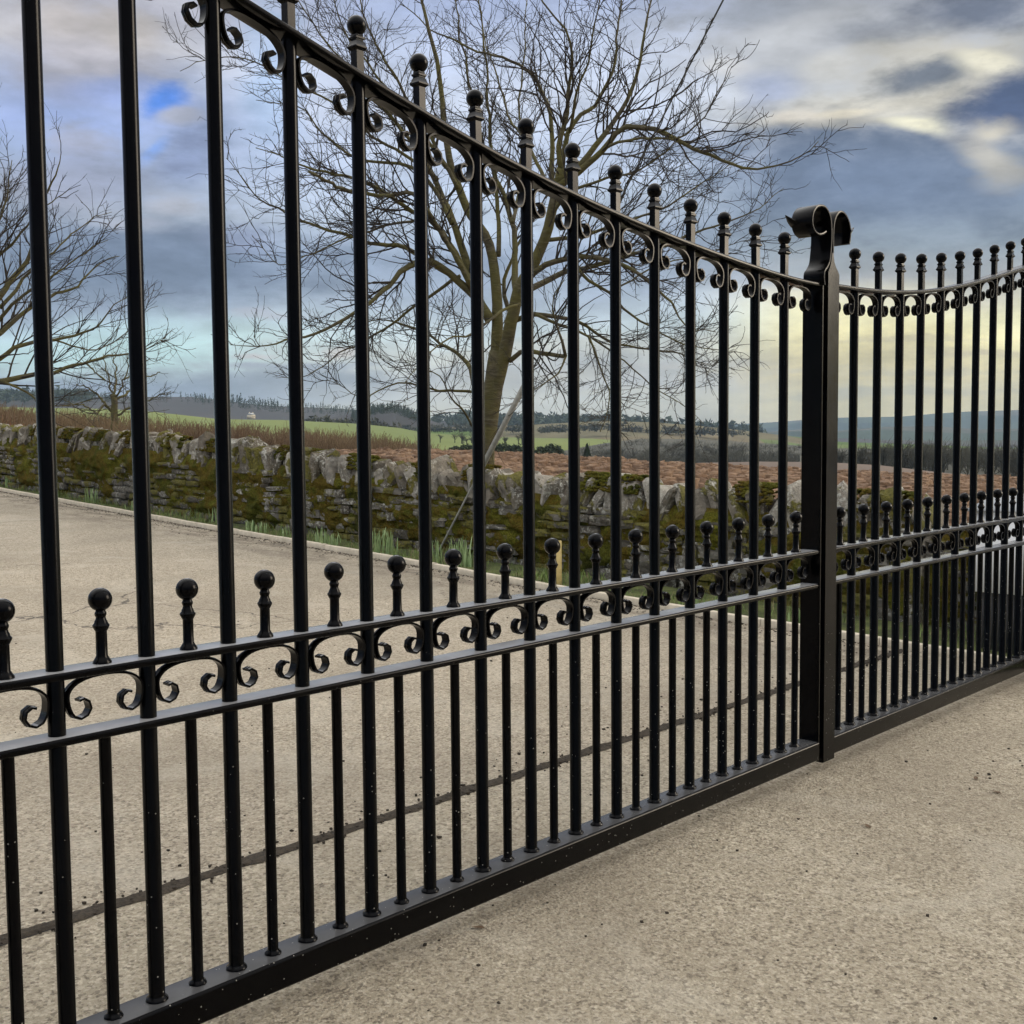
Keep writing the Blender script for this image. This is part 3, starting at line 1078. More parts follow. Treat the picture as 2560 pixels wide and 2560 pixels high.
moss_sheet(WY0, 8.0, 0.0135)
moss_sheet(7.98, 22.0, 0.024)
for i in range(9000):
    y = R_.uniform(1.2, 19)
    dens = noise.noise(Vector((8, y * 1.1, 2.0)))
    if dens < 0.02:
        continue
    g = ground(0, y)
    s = R_.uniform(0.012, 0.030)
    V, Q, T = cush[i % 6]
    W = V * np.array([s * 1.3, s * 1.3, s * 0.6])
    a = R_.uniform(0, 1) ** 1.5
    mb.add(W + np.array([wall_x(y) + 0.04 + 0.28 * a, y, g + coping_base(y) + 0.17 + 0.15 * math.sin(a * 3.14)]) - np.array(WINV), None, T)
mo = obj('moss', mb.mesh('moss', 3.14), MOSS, wall)
mo['kind'] = 'stuff'

# ------------------------------------------------------------------ the gates
SP = 0.22
_rk = [-3.0, -1.0, 0.6, 2.3, 3.76, 4.72, 5.73, 6.67, 7.65, 8.65, 9.67, 10.6, 11.58, 12.63, 13.64, 14.93, 15.6]
_rz = [2.60, 2.55, 2.475, 2.380, 2.283, 2.2335, 2.1827, 2.136, 2.0965, 2.0655, 2.035, 2.0100, 1.9850, 1.9645, 1.951, 1.9455, 1.9445]
_pl = np.polynomial.Polynomial.fit(np.array(_rk) * SP, _rz, 6)
_rx = [3.30, 3.495, 3.613, 3.826, 4.033, 4.252, 4.484, 4.706, 4.918, 5.14, 5.374, 5.579, 5.9]
_rzz = [1.9475, 1.949, 1.9515, 1.9585, 1.9697, 1.9885, 2.0145, 2.049, 2.0863, 2.1299, 2.1759, 2.2195, 2.285]
_pr = np.polynomial.Polynomial.fit(_rx, _rzz, 5)
zl = lambda x: float(_pl(x))
zr = lambda x: float(_pr(x))
RT = 0.018          # rail thickness
RW = 0.042          # rail half width
UPPER, LOWER = 0.823, 0.679


def rail_mesh(x0, x1, zf, hw=RW, th=RT, step=0.06):
    n = max(2, int((x1 - x0) / step))
    path = []
    for i in range(n + 1):
        x = x0 + (x1 - x0) * i / n
        d = (zf(x + .01) - zf(x - .01)) / .02
        up = Vector((-d, 0, 1)).normalized()
        path.append((Vector((x, 0, zf(x))) - up * th / 2, Vector((0, 1, 0)), up))
    m_ = MB()
    m_.sweep(path, rbox_profile(hw, th / 2, min(0.0065, th * 0.35), 4))
    return m_.mesh('rail', 0.7)


def scroll_path():
    half = [(0.0, -0.0045), (-0.03, -0.0062), (-0.055, -0.0115), (-0.074, -0.021), (-0.0865, -0.036), (-0.0880, -0.054), (-0.0845, -0.073),
            (-0.0755, -0.0895), (-0.0605, -0.0965), (-0.0450, -0.0905), (-0.0365, -0.0765), (-0.0400, -0.0605), (-0.0525, -0.0525), (-0.0625, -0.0555)]
    c = catmull([(a, 0, b) for a, b in half], 0.0085)
    L = c[::-1]
    Rr = c[1:] * np.array([-1, 1, 1])
    return np.vstack([L, Rr])


SPATH = scroll_path()


def scroll_mesh(slope=0.0, zs=1.0):
    P = SPATH.copy()
    P[:, 2] *= zs
    P[:, 2] += P[:, 0] * slope
    T = np.gradient(P, axis=0)
    T /= np.linalg.norm(T, axis=1)[:, None]
    path = []
    n = len(P)
    for i in range(n):
        nrm = Vector((-T[i][2], 0, T[i][0]))
        path.append((Vector(P[i]), Vector((0, 1, 0)), nrm))
    w, t = 0.0135, 0.0029
    prof = [(-w, -t), (w, -t), (w, t * .8), (w * .78, t), (w * .5, t * 1.25), (w * .33, t * .35), (w * .17, t * 1.3), (-w * .17, t * 1.3), (-w * .33, t * .35), (-w * .5, t * 1.25), (-w * .78, t), (-w, t * .8)]
    m_ = MB()
    m_.sweep(path, prof)
    return m_.mesh('scroll', 0.9)


SCROLL = scroll_mesh()
SCROLL.materials.append(PAINT)


def sphere(mbx, r, cz, k=28, n=16, a0=0.0):
    mbx.lathe([(max(1e-4, r * math.sin(a)), cz - r * math.cos(a)) for a in np.linspace(a0, math.pi, n)], k)


def top_finial(h):
    """ball on a moulded square neck; origin at ball centre, shank reaches h below"""
    m_ = MB()
    sphere(m_, 0.0262, 0.0, 28, 16, 0.55)
    q = math.sqrt(2)
    pr = [(0.0122, -h), (0.0122, -0.066), (0.0175, -0.0615), (0.0190, -0.0590), (0.0190, -0.0555), (0.0165, -0.0520), (0.0140, -0.0440), (0.0122, -0.0405),
          (0.0125, -0.0375), (0.0148, -0.0355), (0.0148, -0.0310), (0.0120, -0.0285), (0.0105, -0.0200)]
    m_.lathe([(r * q, z) for r, z in pr], 4, rot=math.pi / 4)
    return m_.mesh('finial', 0.5)


def low_finial(h):
    m_ = MB()
    sphere(m_, 0.0265, 0.0, 28, 16, 0.42)
    pr = [(0.0210, -h), (0.0205, -h + .004), (0.0160, -h + .011), (0.0128, -h + .017), (0.0125, -0.0720), (0.0145, -0.0690), (0.0187, -0.0605), (0.0187, -0.0580), (0.0150, -0.0530), (0.0142, -0.0490),
          (0.0118, -0.0450), (0.0108, -0.0400), (0.0130, -0.0340), (0.0132, -0.0310), (0.0112, -0.0270), (0.0105, -0.0200)]
    m_.lathe(pr, 20)
    return m_.mesh('finial', 0.5)


LOWFIN = low_finial(0.967 - UPPER)
LOWFIN.materials.append(PAINT)


def bar_mesh(r, z1, weld=True):
    m_ = MB()
    pr = []
    if weld:
        pr = [(r + .0075, -0.001), (r + .0072, .003), (r + .0045, .0065), (r + .0010, .0095)]
    else:
        pr = [(r, 0.0)]
    pr += [(r, 0.012), (r, z1)]
    k = 24
    n = len(pr)
    m_.lathe(pr, k)
    if weld:   # a lumpy hand-made weld
        V = m_.V[-1]
        for i in range(k * 3):
            f_ = 1 + 0.12 * noise.noise(Vector((V[i][0] * 150, V[i][1] * 150, r * 900)))
            V[i][0] *= f_
            V[i][1] *= f_
            V[i][2] *= 1 + 0.5 * noise.noise(Vector((V[i][0] * 90, V[i][1] * 90, 4)))
    return m_.mesh('bar', 0.8)


PICKET = bar_mesh(0.0138, LOWER - RT)
PICKET.materials.append(PAINT)


def gate_leaf(label, talls, pickets, zf, x_start, x_end, ballz):
    g = thing('gate_leaf', label, 'gate', (x_start if x_start > 0 else 0, 0, 0), 'double driveway gate')
    off = Vector(g.location)

    def part(name, me, loc=(0, 0, 0), parent=None):
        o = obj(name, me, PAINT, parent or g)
        o.location = Vector(loc) - (off if parent is None else Vector())
        return o
    # bottom box section
    m_ = MB()
    m_.sweep([(Vector((x, 0, -0.040)), Vector((0, 1, 0)), Vector((0, 0, 1))) for x in (x_start, x_end)], rbox_profile(0.050, 0.040, 0.009, 5))
    part('bottom_rail', m_.mesh('bottom_rail', 0.7))
    part('lower_mid_rail', rail_mesh(x_start, x_end, lambda x: LOWER, step=9))
    part('upper_mid_rail', rail_mesh(x_start, x_end, lambda x: UPPER, step=9))
    part('top_rail', rail_mesh(x_start, x_end, zf))
    for x in talls:
        zt = zf(x) - RT
        b_ = part('bar', bar_mesh(0.019, zt + 0.004), (x, 0, 0))
        bz = ballz(x)
        f_ = part('finial', top_finial(bz - zf(x) + 0.012), (0, 0, bz), b_)
        f_.rotation_euler = (R_.gauss(0, .006), R_.gauss(0, .006), R_.gauss(0, .03))
    for x in pickets:
        p_ = part('picket', PICKET, (x, 0, 0))
        f_ = part('finial', LOWFIN, (0, 0, 0.967), p_)
        f_.rotation_euler = (R_.gauss(0, .007), R_.gauss(0, .007), R_.uniform(0, 6))
    # scrolls between neighbouring tall bars, under the top rail and between the mid rails
    for x0 in pickets:
        q_ = part('scroll', SCROLL, (x0 + R_.gauss(0, .0008), R_.gauss(0, .0015), UPPER - RT - abs(R_.gauss(0, .001))))
        q_.rotation_euler = (R_.gauss(0, .02), R_.gauss(0, .012), R_.gauss(0, .015))
        d = (zf(x0 + .09) - zf(x0 - .09)) / .18
        s_ = scroll_mesh(d, 1.02)
        part('scroll', s_, (x0, 0, zf(x0) - RT - 0.001))
    return g, part


bl = {4: 2.407, 5: 2.358, 6: 2.305, 7: 2.264, 8: 2.228, 9: 2.193, 10: 2.165, 11: 2.143, 12: 2.124, 13: 2.108, 14: 2.101}
lt = [k * SP for k in range(-2, 15)]
lp = [(k + .5) * SP for k in range(-2, 15)]


def ball_left(x):
    k = x / SP
    return float(np.interp(k, sorted(bl), [bl[q] for q in sorted(bl)])) if k >= 3.9 else zl(x) + 0.139


X0L = -0.52
gl, partL = gate_leaf('nearer left leaf of the black iron gate, top rail rising to the left', lt, lp, zl, X0L, 3.312, ball_left)
S2 = 0.2277
rt = [3.684 + S2 * i for i in range(0, 10)]
rp = [3.684 + S2 * (i - .5) for i in range(0, 11)]
gr, partR = gate_leaf('right leaf of the black iron gate, beyond the scroll topped stiles', rt, rp, zr, 3.448, 5.98,
                      lambda x: zr(x) + float(np.interp(x, [3.69, 4.1, 4.57, 5.0, 5.6], [0.148, 0.150, 0.146, 0.137, 0.130])))


def plate(prof, y0, y1, name, part, sm=0.5):
    """a shape in the XZ plane with depth along Y, edges softened"""
    bm = bmesh.new()
    a = [bm.verts.new((x, y0, z)) for x, z in prof]
    c = [bm.verts.new((x, y1, z)) for x, z in prof]
    n = len(prof)
    bm.faces.new(a)
    bm.faces.new(c[::-1])
    for i in range(n):
        bm.faces.new((a[i], c[i], c[(i + 1) % n], a[(i + 1) % n]))
    bmesh.ops.recalc_face_normals(bm, faces=bm.faces[:])
    bmesh.ops.bevel(bm, geom=[e for e in bm.edges if len(e.link_faces) == 2 and abs(e.verts[0].co.y - e.verts[1].co.y) < 1e-6], offset=0.0022, segments=2, affect='EDGES')
    bmesh.ops.triangulate(bm, faces=[f for f in bm.faces if len(f.verts) > 4])
    me = bpy.data.meshes.new(name)
    bm.to_mesh(me)
    bm.free()
    smooth_sharp(me, sm)
    return part(name, me)


def ribbon(pts, th, y0, y1, name, part, step=0.008):
    P = catmull([(x, 0, z) for x, z in pts], step)
    T = np.gradient(P, axis=0)
    T /= np.linalg.norm(T, axis=1)[:, None]
    path = [(Vector((p[0], (y0 + y1) / 2, p[2])), Vector((0, 1, 0)), Vector((-t[2], 0, t[0]))) for p, t in zip(P, T)]
    m_ = MB()
    m_.sweep(path, rbox_profile((y1 - y0) / 2, th / 2, 0.0035, 2))
    return part(name, m_.mesh(name, 0.6))


# left stile: a deep flat bar; right stile: a wide box section that runs up into an ogee
plate([(3.311, -0.085), (3.323, -0.085), (3.323, 1.955), (3.311, 1.955)], -0.046, 0.046, 'stile', partL)
ribbon([(3.316, 1.93), (3.309, 1.955), (3.312, 1.985), (3.335, 2.005), (3.354, 2.030), (3.362, 2.065), (3.3685, 2.11), (3.3685, 2.170), (3.362, 2.203), (3.343, 2.232), (3.314, 2.2485), (3.280, 2.2505),
        (3.244, 2.240), (3.216, 2.215), (3.207, 2.185), (3.214, 2.157), (3.236, 2.139), (3.266, 2.1325), (3.298, 2.139), (3.322, 2.150)], 0.0115, -0.056, 0.040, 'scroll_top', partL)
og = [(3.349, -0.098), (3.449, -0.098), (3.449, 1.985), (3.438, 1.998), (3.418, 2.015), (3.404, 2.035), (3.397, 2.065), (3.394, 2.09), (3.378, 2.09), (3.3775, 2.06), (3.374, 2.035), (3.364, 2.012), (3.349, 1.988)]
plate(og, -0.0505, 0.048, 'stile', partR)
ribbon([(3.3845, 2.07), (3.3845, 2.12), (3.386, 2.165), (3.393, 2.200), (3.413, 2.229), (3.442, 2.246), (3.474, 2.246), (3.505, 2.231), (3.527, 2.205), (3.536, 2.175), (3.534, 2.148), (3.526, 2.122)],
       0.0115, -0.056, 0.040, 'scroll_top', partR)


def barb(pts, rad, y, name, part):
    P = catmull([(a, y, b_) for a, b_ in pts], 0.008)
    m_ = MB()
    n = len(P)
    Rr = np.linspace(1, 0.06, n) * rad
    path = []
    for i in range(n):
        path.append((Vector(P[i]), Vector((0, 1, 0)) * 1.0, Vector((0, 0, 1))))
    k = 8
    V = [(p[0], p[1] + 3.4 * r * math.cos(a) * 0.5, p[2] + r * math.sin(a)) for p, r in zip(P, Rr) for a in np.arange(k) * 2 * math.pi / k]
    Q = [(i * k + j, i * k + (j + 1) % k, (i + 1) * k + (j + 1) % k, (i + 1) * k + j) for i in range(n - 1) for j in range(k)]
    m_.add(V, Q)
    return part(name, m_.mesh(name, 0.8))


barb([(3.225, 2.182), (3.185, 2.186), (3.138, 2.204)], 0.020, 0.030, 'barb', partL)
barb([(3.330, 2.186), (3.345, 2.196), (3.357, 2.212)], 0.012, -0.02, 'barb', partL)
barb([(3.525, 2.176), (3.565, 2.181), (3.612, 2.204)], 0.020, -0.030, 'barb', partR)
barb([(3.392, 2.186), (3.376, 2.196), (3.362, 2.214)], 0.012, -0.03, 'barb', partR)

# ------------------------------------------------------------------ small things beyond the gate
# stay wire of a pole: rod, guard tube, wire, climbing stems
A = Vector((6.80, 6.15, ground(0, 6.15) + 0.02))
_d = ray(1808, 0)
Bp = at(1808, 0, 9.6)
A = at(1098, 1376, math.hypot(A.x - CAM.x, A.y - CAM.y))
dirw = (Bp - A)
Lw = dirw.length
stay = thing('stay_wire', 'thin stay wire with a grey guard tube slanting up in front of the bare tree', 'cable', A)
P0, dw = Vector((0, 0, 0)), dirw.normalized()
m_ = MB()
m_.tube([P0 - dw * 0.1, P0 + dw * 1.05], 0.010, 8)
obj('anchor_rod', m_.mesh('anchor_rod', 0.8), GALV, stay)
tA, tB = 0.21 * Lw, 0.385 * Lw
m_ = MB()
m_.tube([dw * 0.95, dw * 0.97, dw * (tB - 0.02), dw * tB], [0.012, 0.026, 0.026, 0.018], 10)
obj('guard_tube', m_.mesh('guard_tube', 0.8), GALV, stay)
m_ = MB()
m_.tube([dw * (tB - 0.05), dw * (Lw * 1.25)], 0.0075, 6)
obj('wire', m_.mesh('wire', 0.8), WIREM, stay)
side1 = dw.cross(Vector((0, 0, 1))).normalized()
side2 = dw.cross(side1)
for q, (t0, t1, turns, r0) in enumerate(((0.29, 0.62, 7, 0.020), (0.45, 0.98, 9, 0.015), (0.33, 0.47, 2.0, 0.045), (0.63, 0.95, 5, 0.018))):
    pts = []
    for i in range(60):
        w = i / 59
        a = turns * 2 * math.pi * w + q
        rr = r0 * (1 + 0.5 * noise.noise(Vector((w * 9, q, 0))))
        pts.append(dw * ((t0 + (t1 - t0) * w) * Lw) + side1 * rr * math.cos(a) + side2 * rr * math.sin(a))
    m_ = MB()
    m_.tube(pts, np.linspace(0.006, 0.003, 60), 5)
    obj('climbing_stem', m_.mesh('climbing_stem', 3.14), TWIG, stay)
m_ = MB()
for i in range(120):
    w = R_.uniform(0.36, 0.97)
    a = R_.uniform(0, 6.28)
    b0 = dw * (w * Lw)
    e = (side1 * math.cos(a) + side2 * math.sin(a)) * R_.uniform(0.02, 0.06) + dw * R_.uniform(-0.04, 0.06)
    m_.tube([b0, b0 + e], [0.0028, 0.0012], 4)
o = obj('tendrils', m_.mesh('tendrils'), TWIG, stay)
o['kind'] = 'stuff'

# pale wooden stake by the kerb
Pp = on_ground(1398, 1472)
Pp.x = max(Pp.x, kerb_x(Pp.y) + 0.12)
m_ = MB()
topz = at(1400, 1356, math.hypot(Pp.x - CAM.x, Pp.y - CAM.y)).z - Pp.z
m_.box(-0.045, 0.045, -0.022, 0.022, -0.1, topz)
me = m_.mesh('stake')
bm = bmesh.new()
bm.from_mesh(me)
for v in bm.verts:
    if v.co.z > 0:
        v.co.z += -0.02 * (v.co.x / 0.045)
        v.co.x += 0.012
bmesh.ops.bevel(bm, geom=bm.edges[:], offset=0.003, segments=1, affect='EDGES')
bm.to_mesh(me)
bm.free()
tag(obj('wooden_stake', me, PINE, loc=Pp, rot=(0, 0, 0.75)), 'short pale new wood stake standing in the verge by the kerb', 'stake')

# white cabinet with a grey lid beyond the right leaf
Wc = Vector((6.48, 0.10, ground(0, 0.1)))
cab = thing('roadside_cabinet', 'white box with sloping grey lid on a dark base behind the right gate leaf', 'cabinet', Wc)
m_ = MB()
m_.box(-0.10, 0.40, -0.55, 0.42, 0.41, 0.93)
obj('body', m_.mesh('body'), WHITE, cab)
m_ = MB()
m_.add([(-.13, -.58, .93), (.43, -.58, .93), (.43, .45, .93), (-.13, .45, .93), (-.13, -.58, .95), (.43, -.58, 1.03), (.43, .45, 1.03), (-.13, .45, .95)],
       [(0, 3, 2, 1), (4, 5, 6, 7), (0, 1, 5, 4), (1, 2, 6, 5), (2, 3, 7, 6), (3, 0, 4, 7)])
obj('lid', m_.mesh('lid'), GREYP, cab)
m_ = MB()
m_.box(-0.08, 0.38, -0.53, 0.40, -0.02, 0.41)
obj('plinth', m_.mesh('plinth'), DARKP, cab)


# ------------------------------------------------------------------ trees
class Tree:
    def __init__(s, seed):
        s.r = random.Random(seed)
        s.np = np.random.default_rng(seed)
        s.trunk, s.crown = MB(), MB()
        s.limbs = []

    def limb(s, P, r0, r1, k=8, mb=None, wig=0.02):
        C = catmull(P, 0.10)
        n = len(C)
        W = s.np.normal(0, wig, (n, 3)) * np.minimum(1, np.arange(n) / 3)[:, None]
        if n > 4:
            W = (np.roll(W, 1, 0) + W + np.roll(W, -1, 0)) / 2
            W[0] = W[-1] = 0
        C = C + W
        w = np.linspace(0, 1, n)
        Rr = r0 + (r1 - r0) * w ** 0.8
        (mb or s.trunk).tube(C, Rr, k)
        s.limbs.append((C, Rr))
        return C, Rr

    def curve(s, base, d, L, up, wig, n):
        pts = [base]
        d = d / np.linalg.norm(d)
        st = L / n
        for i in range(n):
            d = d + s.np.normal(0, wig, 3) + np.array([0, 0, up])
            d /= np.linalg.norm(d)
            pts.append(pts[-1] + d * st)
        return np.array(pts)

    def perp(s, t, out, spread):
        v = s.np.normal(0, 1, 3)
        v -= t * (v @ t)
        v /= np.linalg.norm(v) + 1e-9
        d = t * math.cos(spread) + v * math.sin(spread) + out
        return d / np.linalg.norm(d)

    def foliage(s, parent_list, per_m, L0, L1, spread, rmul, rmin, up, k, nseg, level, tmin=0.15, wig=0.12, rmax=1.0):
        out = []
        for C, Rr in parent_list:
            seg = np.linalg.norm(np.diff(C, axis=0), axis=1)
            tot = seg.sum()
            m = s.np.poisson(tot * per_m * (1 - tmin))
            if m == 0 and s.r.random() < 0.5:
                m = 1
            n = len(C)
            for _ in range(m):
                t = tmin + (1 - tmin) * s.r.random()
                i = min(n - 2, int(t * (n - 1)))
                fr = t * (n - 1) - i
                base = C[i] * (1 - fr) + C[i + 1] * fr
                tg = C[i + 1] - C[i]
                tg = tg / (np.linalg.norm(tg) + 1e-9)
                L = s.r.uniform(L0, L1) * (1.2 - 0.85 * t)
                d = s.perp(tg, np.array([0, 0, up]), s.r.uniform(spread * 0.6, spread * 1.25))
                P = s.curve(base, d, L, up * 0.25, wig, nseg)
                rb = min(rmax, max(rmin, Rr[i] * rmul))
                q = np.linspace(rb, max(rmin * 0.55, rb * 0.35), len(P))
                s.crown.tube(P, q, k, cap=False)
                out.append((P, q))
        return out

    def finish(s, name, label, group, loc, mt, mc):
        t = thing(name, label, 'tree', loc, group)
        L = np.array(loc)
        for mb_, nm, mm in ((s.trunk, 'trunk', mt), (s.crown, 'crown', mc)):
            if mb_.n:
                mb_.V = [v - L for v in mb_.V]
                obj(nm, mb_.mesh(nm, 3.14), mm, t)
        return t


def lift(pts, D, slope, S=1.0):
    """limb traced on the photo -> points in space; depth drifts by slope metres from first to last"""
    n = len(pts)
    return [np.array(at(p[0] * S, p[1] * S, D + (slope[0] + (slope[1] - slope[0]) * i / max(1, n - 1)))) for i, p in enumerate(pts)]


def main_tree():
    T = Tree(5)
    D = 13.6
    rr = T.r
    base = at(1207, 1215, D)
    T.limb(lift([(1205, 1250), (1208, 1190), (1212, 1120), (1220, 1050), (1228, 1000), (1240, 930), (1246, 880)], D, (0, 0)), 0.140, 0.105, 14, wig=0.006)
    T.limb(lift([(1230, 990), (1240, 930), (1243, 840), (1242, 760), (1240, 700), (1233, 640), (1213, 585), (1190, 555), (1166, 520), (1145, 466), (1120, 395), (1109, 298), (1098, 207), (1080, 103), (1060, 26), (1045, -60)], D, (0, 0.5)), 0.084, 0.013, 12, wig=0.008)
    T.limb(lift([(1228, 1010), (1250, 930), (1268, 860), (1283, 780), (1297, 720), (1336, 660), (1357, 598), (1375, 533), (1392, 470), (1403, 420)], D, (0, -0.5)), 0.092, 0.050, 12, wig=0.008)
    L = [
        # (points, depth start, depth end, r0, r1)
        ([(1246, 640), (1247, 597), (1248, 559), (1243, 507), (1238, 430), (1226, 330), (1216, 200), (1205, 60), (1196, -60)], .2, 0.9, .030, .006),
        ([(1292, 740), (1286, 700), (1287, 662), (1285, 598), (1279, 548), (1269, 515), (1248, 460), (1233, 420), (1205, 330), (1180, 230), (1150, 100), (1135, -40)], -.1, 1.2, .042, .006),
        ([(1281, 555), (1292, 522), (1298, 450), (1305, 350), (1298, 250), (1310, 120), (1318, 0)], 0, 1.6, .024, .005),
        ([(1280, 790), (1262, 740), (1262, 700), (1285, 640), (1300, 600), (1330, 540)], .2, 0.7, .030, .010),
        ([(1403, 430), (1398, 362), (1409, 310), (1416, 259), (1427, 181), (1419, 116), (1406, 70), (1383, 36), (1357, 0), (1330, -60)], -.5, -.9, .036, .006),
        ([(1400, 430), (1424, 331), (1455, 285), (1491, 259), (1520, 200), (1540, 120), (1552, 20), (1556, -60)], -.5, 0.1, .034, .006),
        ([(1395, 450), (1447, 414), (1486, 362), (1525, 316), (1556, 277), (1585, 220), (1603, 142), (1618, 65), (1626, 0), (1632, -60)], -.5, -.2, .040, .007),
        ([(1390, 470), (1447, 435), (1486, 398), (1525, 362), (1569, 326), (1635, 326), (1689, 350), (1736, 373), (1804, 400), (1871, 422), (1921, 422), (1972, 400), (2046, 353)], -.5, -1.4, .044, .004),
        ([(1500, 385), (1528, 363), (1602, 346), (1686, 346), (1720, 330), (1760, 290), (1790, 240), (1830, 165)], -.6, -1.9, .020, .003),
        ([(1378, 520), (1378, 401), (1378, 285), (1365, 246), (1336, 197), (1295, 163), (1253, 147), (1212, 134), (1150, 109), (1080, 70), (1000, 10)], -.4, 1.0, .034, .005),
        ([(1372, 480), (1330, 380), (1300, 330), (1268, 290), (1245, 200), (1215, 120), (1200, 20)], -.3, 1.9, .024, .005),
        ([(1425, 330), (1440, 250), (1470, 150), (1490, 60), (1500, -40)], -.5, -1.5, .020, .005),
        ([(1225, 800), (1205, 760), (1181, 701), (1155, 623), (1135, 572), (1116, 520), (1085, 442), (1040, 370), (985, 300), (915, 240), (860, 190)], 0, 0.4, .062, .006),
        ([(1195, 740), (1178, 714), (1140, 636), (1109, 585), (1072, 543), (1033, 526), (1000, 507), (948, 466), (917, 453), (860, 440), (790, 425), (720, 400), (640, 370)], 0, -.9, .045, .004),
        ([(1200, 760), (1178, 727), (1140, 696), (1103, 670), (1072, 650), (1036, 639), (987, 616), (922, 605), (870, 590), (819, 574), (754, 548), (713, 533), (650, 500), (565, 395)], .1, 1.2, .042, .003),
        ([(1195, 750), (1150, 705), (1100, 665), (1060, 650), (1039, 655), (1000, 680), (974, 711), (943, 737), (922, 755), (883, 785), (819, 819), (759, 847), (715, 855), (663, 865), (575, 862)], 0, -1.2, .050, .003),
        ([(1180, 720), (1120, 610), (1080, 540), (1033, 486), (948, 486), (857, 476), (832, 465), (772, 429)], -.1, -1.3, .032, .016),
        ([(1130, 560), (1090, 480), (1033, 424), (974, 411), (922, 403), (870, 385), (844, 362), (793, 318), (740, 265), (640, 250)], .1, 0.9, .030, .004),
        ([(1145, 470), (1060, 320), (960, 150), (905, 10), (890, -60)], .2, 1.1, .028, .006),
        ([(1116, 420), (1000, 260), (880, 110), (830, -20)], .2, .2, .024, .005),
        ([(1095, 450), (960, 270), (820, 110), (740, -10)], .1, -.9, .024, .005),
        ([(1085, 440), (930, 330), (800, 240), (640, 160), (540, 140), (450, 178)], .1, -.4, .022, .003),
        ([(1080, 540), (980, 560), (860, 600), (760, 640), (700, 660), (630, 590)], 0, -1.0, .020, .003),
        ([(1150, 690), (1070, 740), (1000, 800), (920, 850), (850, 880), (770, 935), (690, 945)], .2, 1.4, .024, .003),
        ([(1185, 960), (1176, 920), (1166, 905), (1140, 885), (1100, 860), (1060, 830), (990, 810), (900, 800)], .1, 1.0, .034, .004),
        ([(1186, 980), (1140, 975), (1080, 980), (1000, 960), (900, 985), (820, 950)], .1, -.6, .020, .003),
        ([(1210, 1085), (1180, 1058), (1150, 1015), (1120, 975), (1080, 930), (1010, 900)], .1, -1.0, .018, .003),
        ([(1275, 902), (1303, 881), (1334, 878), (1370, 886), (1414, 891)], -.1, -.8, .030, .022),
        ([(1414, 891), (1409, 855), (1399, 829), (1380, 780), (1385, 740), (1410, 700)], -.8, -.9, .020, .004),
        ([(1414, 891), (1396, 933), (1365, 956), (1339, 972), (1320, 990)], -.8, -1.2, .014, .003),
        ([(1290, 800), (1334, 783), (1365, 783), (1409, 793), (1448, 809), (1487, 832), (1526, 853), (1600, 872), (1680, 880), (1740, 905), (1790, 915)], -.1, .8, .032, .003),
        ([(1320, 785), (1345, 788), (1396, 814), (1448, 834), (1474, 842), (1497, 894), (1510, 946), (1523, 974), (1521, 1023), (1500, 1080)], -.1, -.3, .022, .004),
        ([(1318, 700), (1334, 683), (1362, 660), (1414, 642), (1450, 639), (1500, 644), (1560, 660), (1640, 720), (1700, 790), (1740, 830), (1790, 830)], -.2, -1.1, .040, .004),
        ([(1310, 730), (1334, 719), (1375, 696), (1414, 675), (1492, 662), (1560, 640), (1640, 620), (1720, 590), (1820, 550), (1900, 520), (1960, 470)], -.2, 1.0, .040, .003),
        ([(1440, 668), (1474, 700), (1521, 731), (1580, 790), (1640, 830), (1720, 860), (1840, 880)], -.3, -.2, .022, .003),
        ([(1360, 600), (1440, 590), (1540, 560), (1650, 520), (1740, 470), (1800, 430), (1840, 400)], -.3, .9, .026, .003),
        ([(1378, 540), (1430, 480), (1500, 450), (1580, 430), (1650, 390), (1700, 350)], -.4, -1.5, .024, .004),
        ([(1521, 731), (1600, 690), (1680, 650), (1760, 640), (1850, 600), (1910, 590)], -.3, .5, .014, .003),
        ([(1300, 760), (1250, 780), (1180, 830), (1120, 850), (1060, 890), (1010, 960)], -.3, -1.8, .020, .003),
        ([(1480, 845), (1560, 900), (1620, 960), (1690, 1000), (1760, 1060)], .1, .3, .014, .003),
    ]
    for pts, d0, d1, r0, r1 in L:
        T.limb(lift(pts, D, (d0, d1)), r0, r1, 8 if r0 > .02 else 6, wig=0.016)
    big = T.limbs[3:]
    br = T.foliage(big, 9.0, 0.45, 1.6, 0.80, 0.42, 0.0046, 0.14, 5, 9, 1, 0.14, 0.19, 0.012)
    br += T.foliage(T.limbs[1:3], 2.6, 0.5, 1.5, 0.9, 0.2, 0.0055, 0.15, 5, 8, 1, 0.55, 0.12, 0.012)
    br2 = T.foliage([q for q in br], 5.6, 0.20, 0.75, 0.72, 0.65, 0.0033, 0.10, 4, 5, 2, 0.12, 0.19)
    T.foliage(big, 4.5, 0.10, 0.5, 0.95, 0.3, 0.0032, 0.08, 4, 4, 2, 0.3, 0.16, 0.005)
    T.foliage(br2 + br, 6.5, 0.04, 0.19, 0.9, 0.7, 0.0025, 0.10, 3, 2, 3, 0.1, 0.2, 0.003)
    T.finish('bare_tree', 'large bare tree with a twin stem rising behind the wall in the middle', None, base, BARK, TWIG)
    # a clutch of dry leaves still caught in the fork


main_tree()


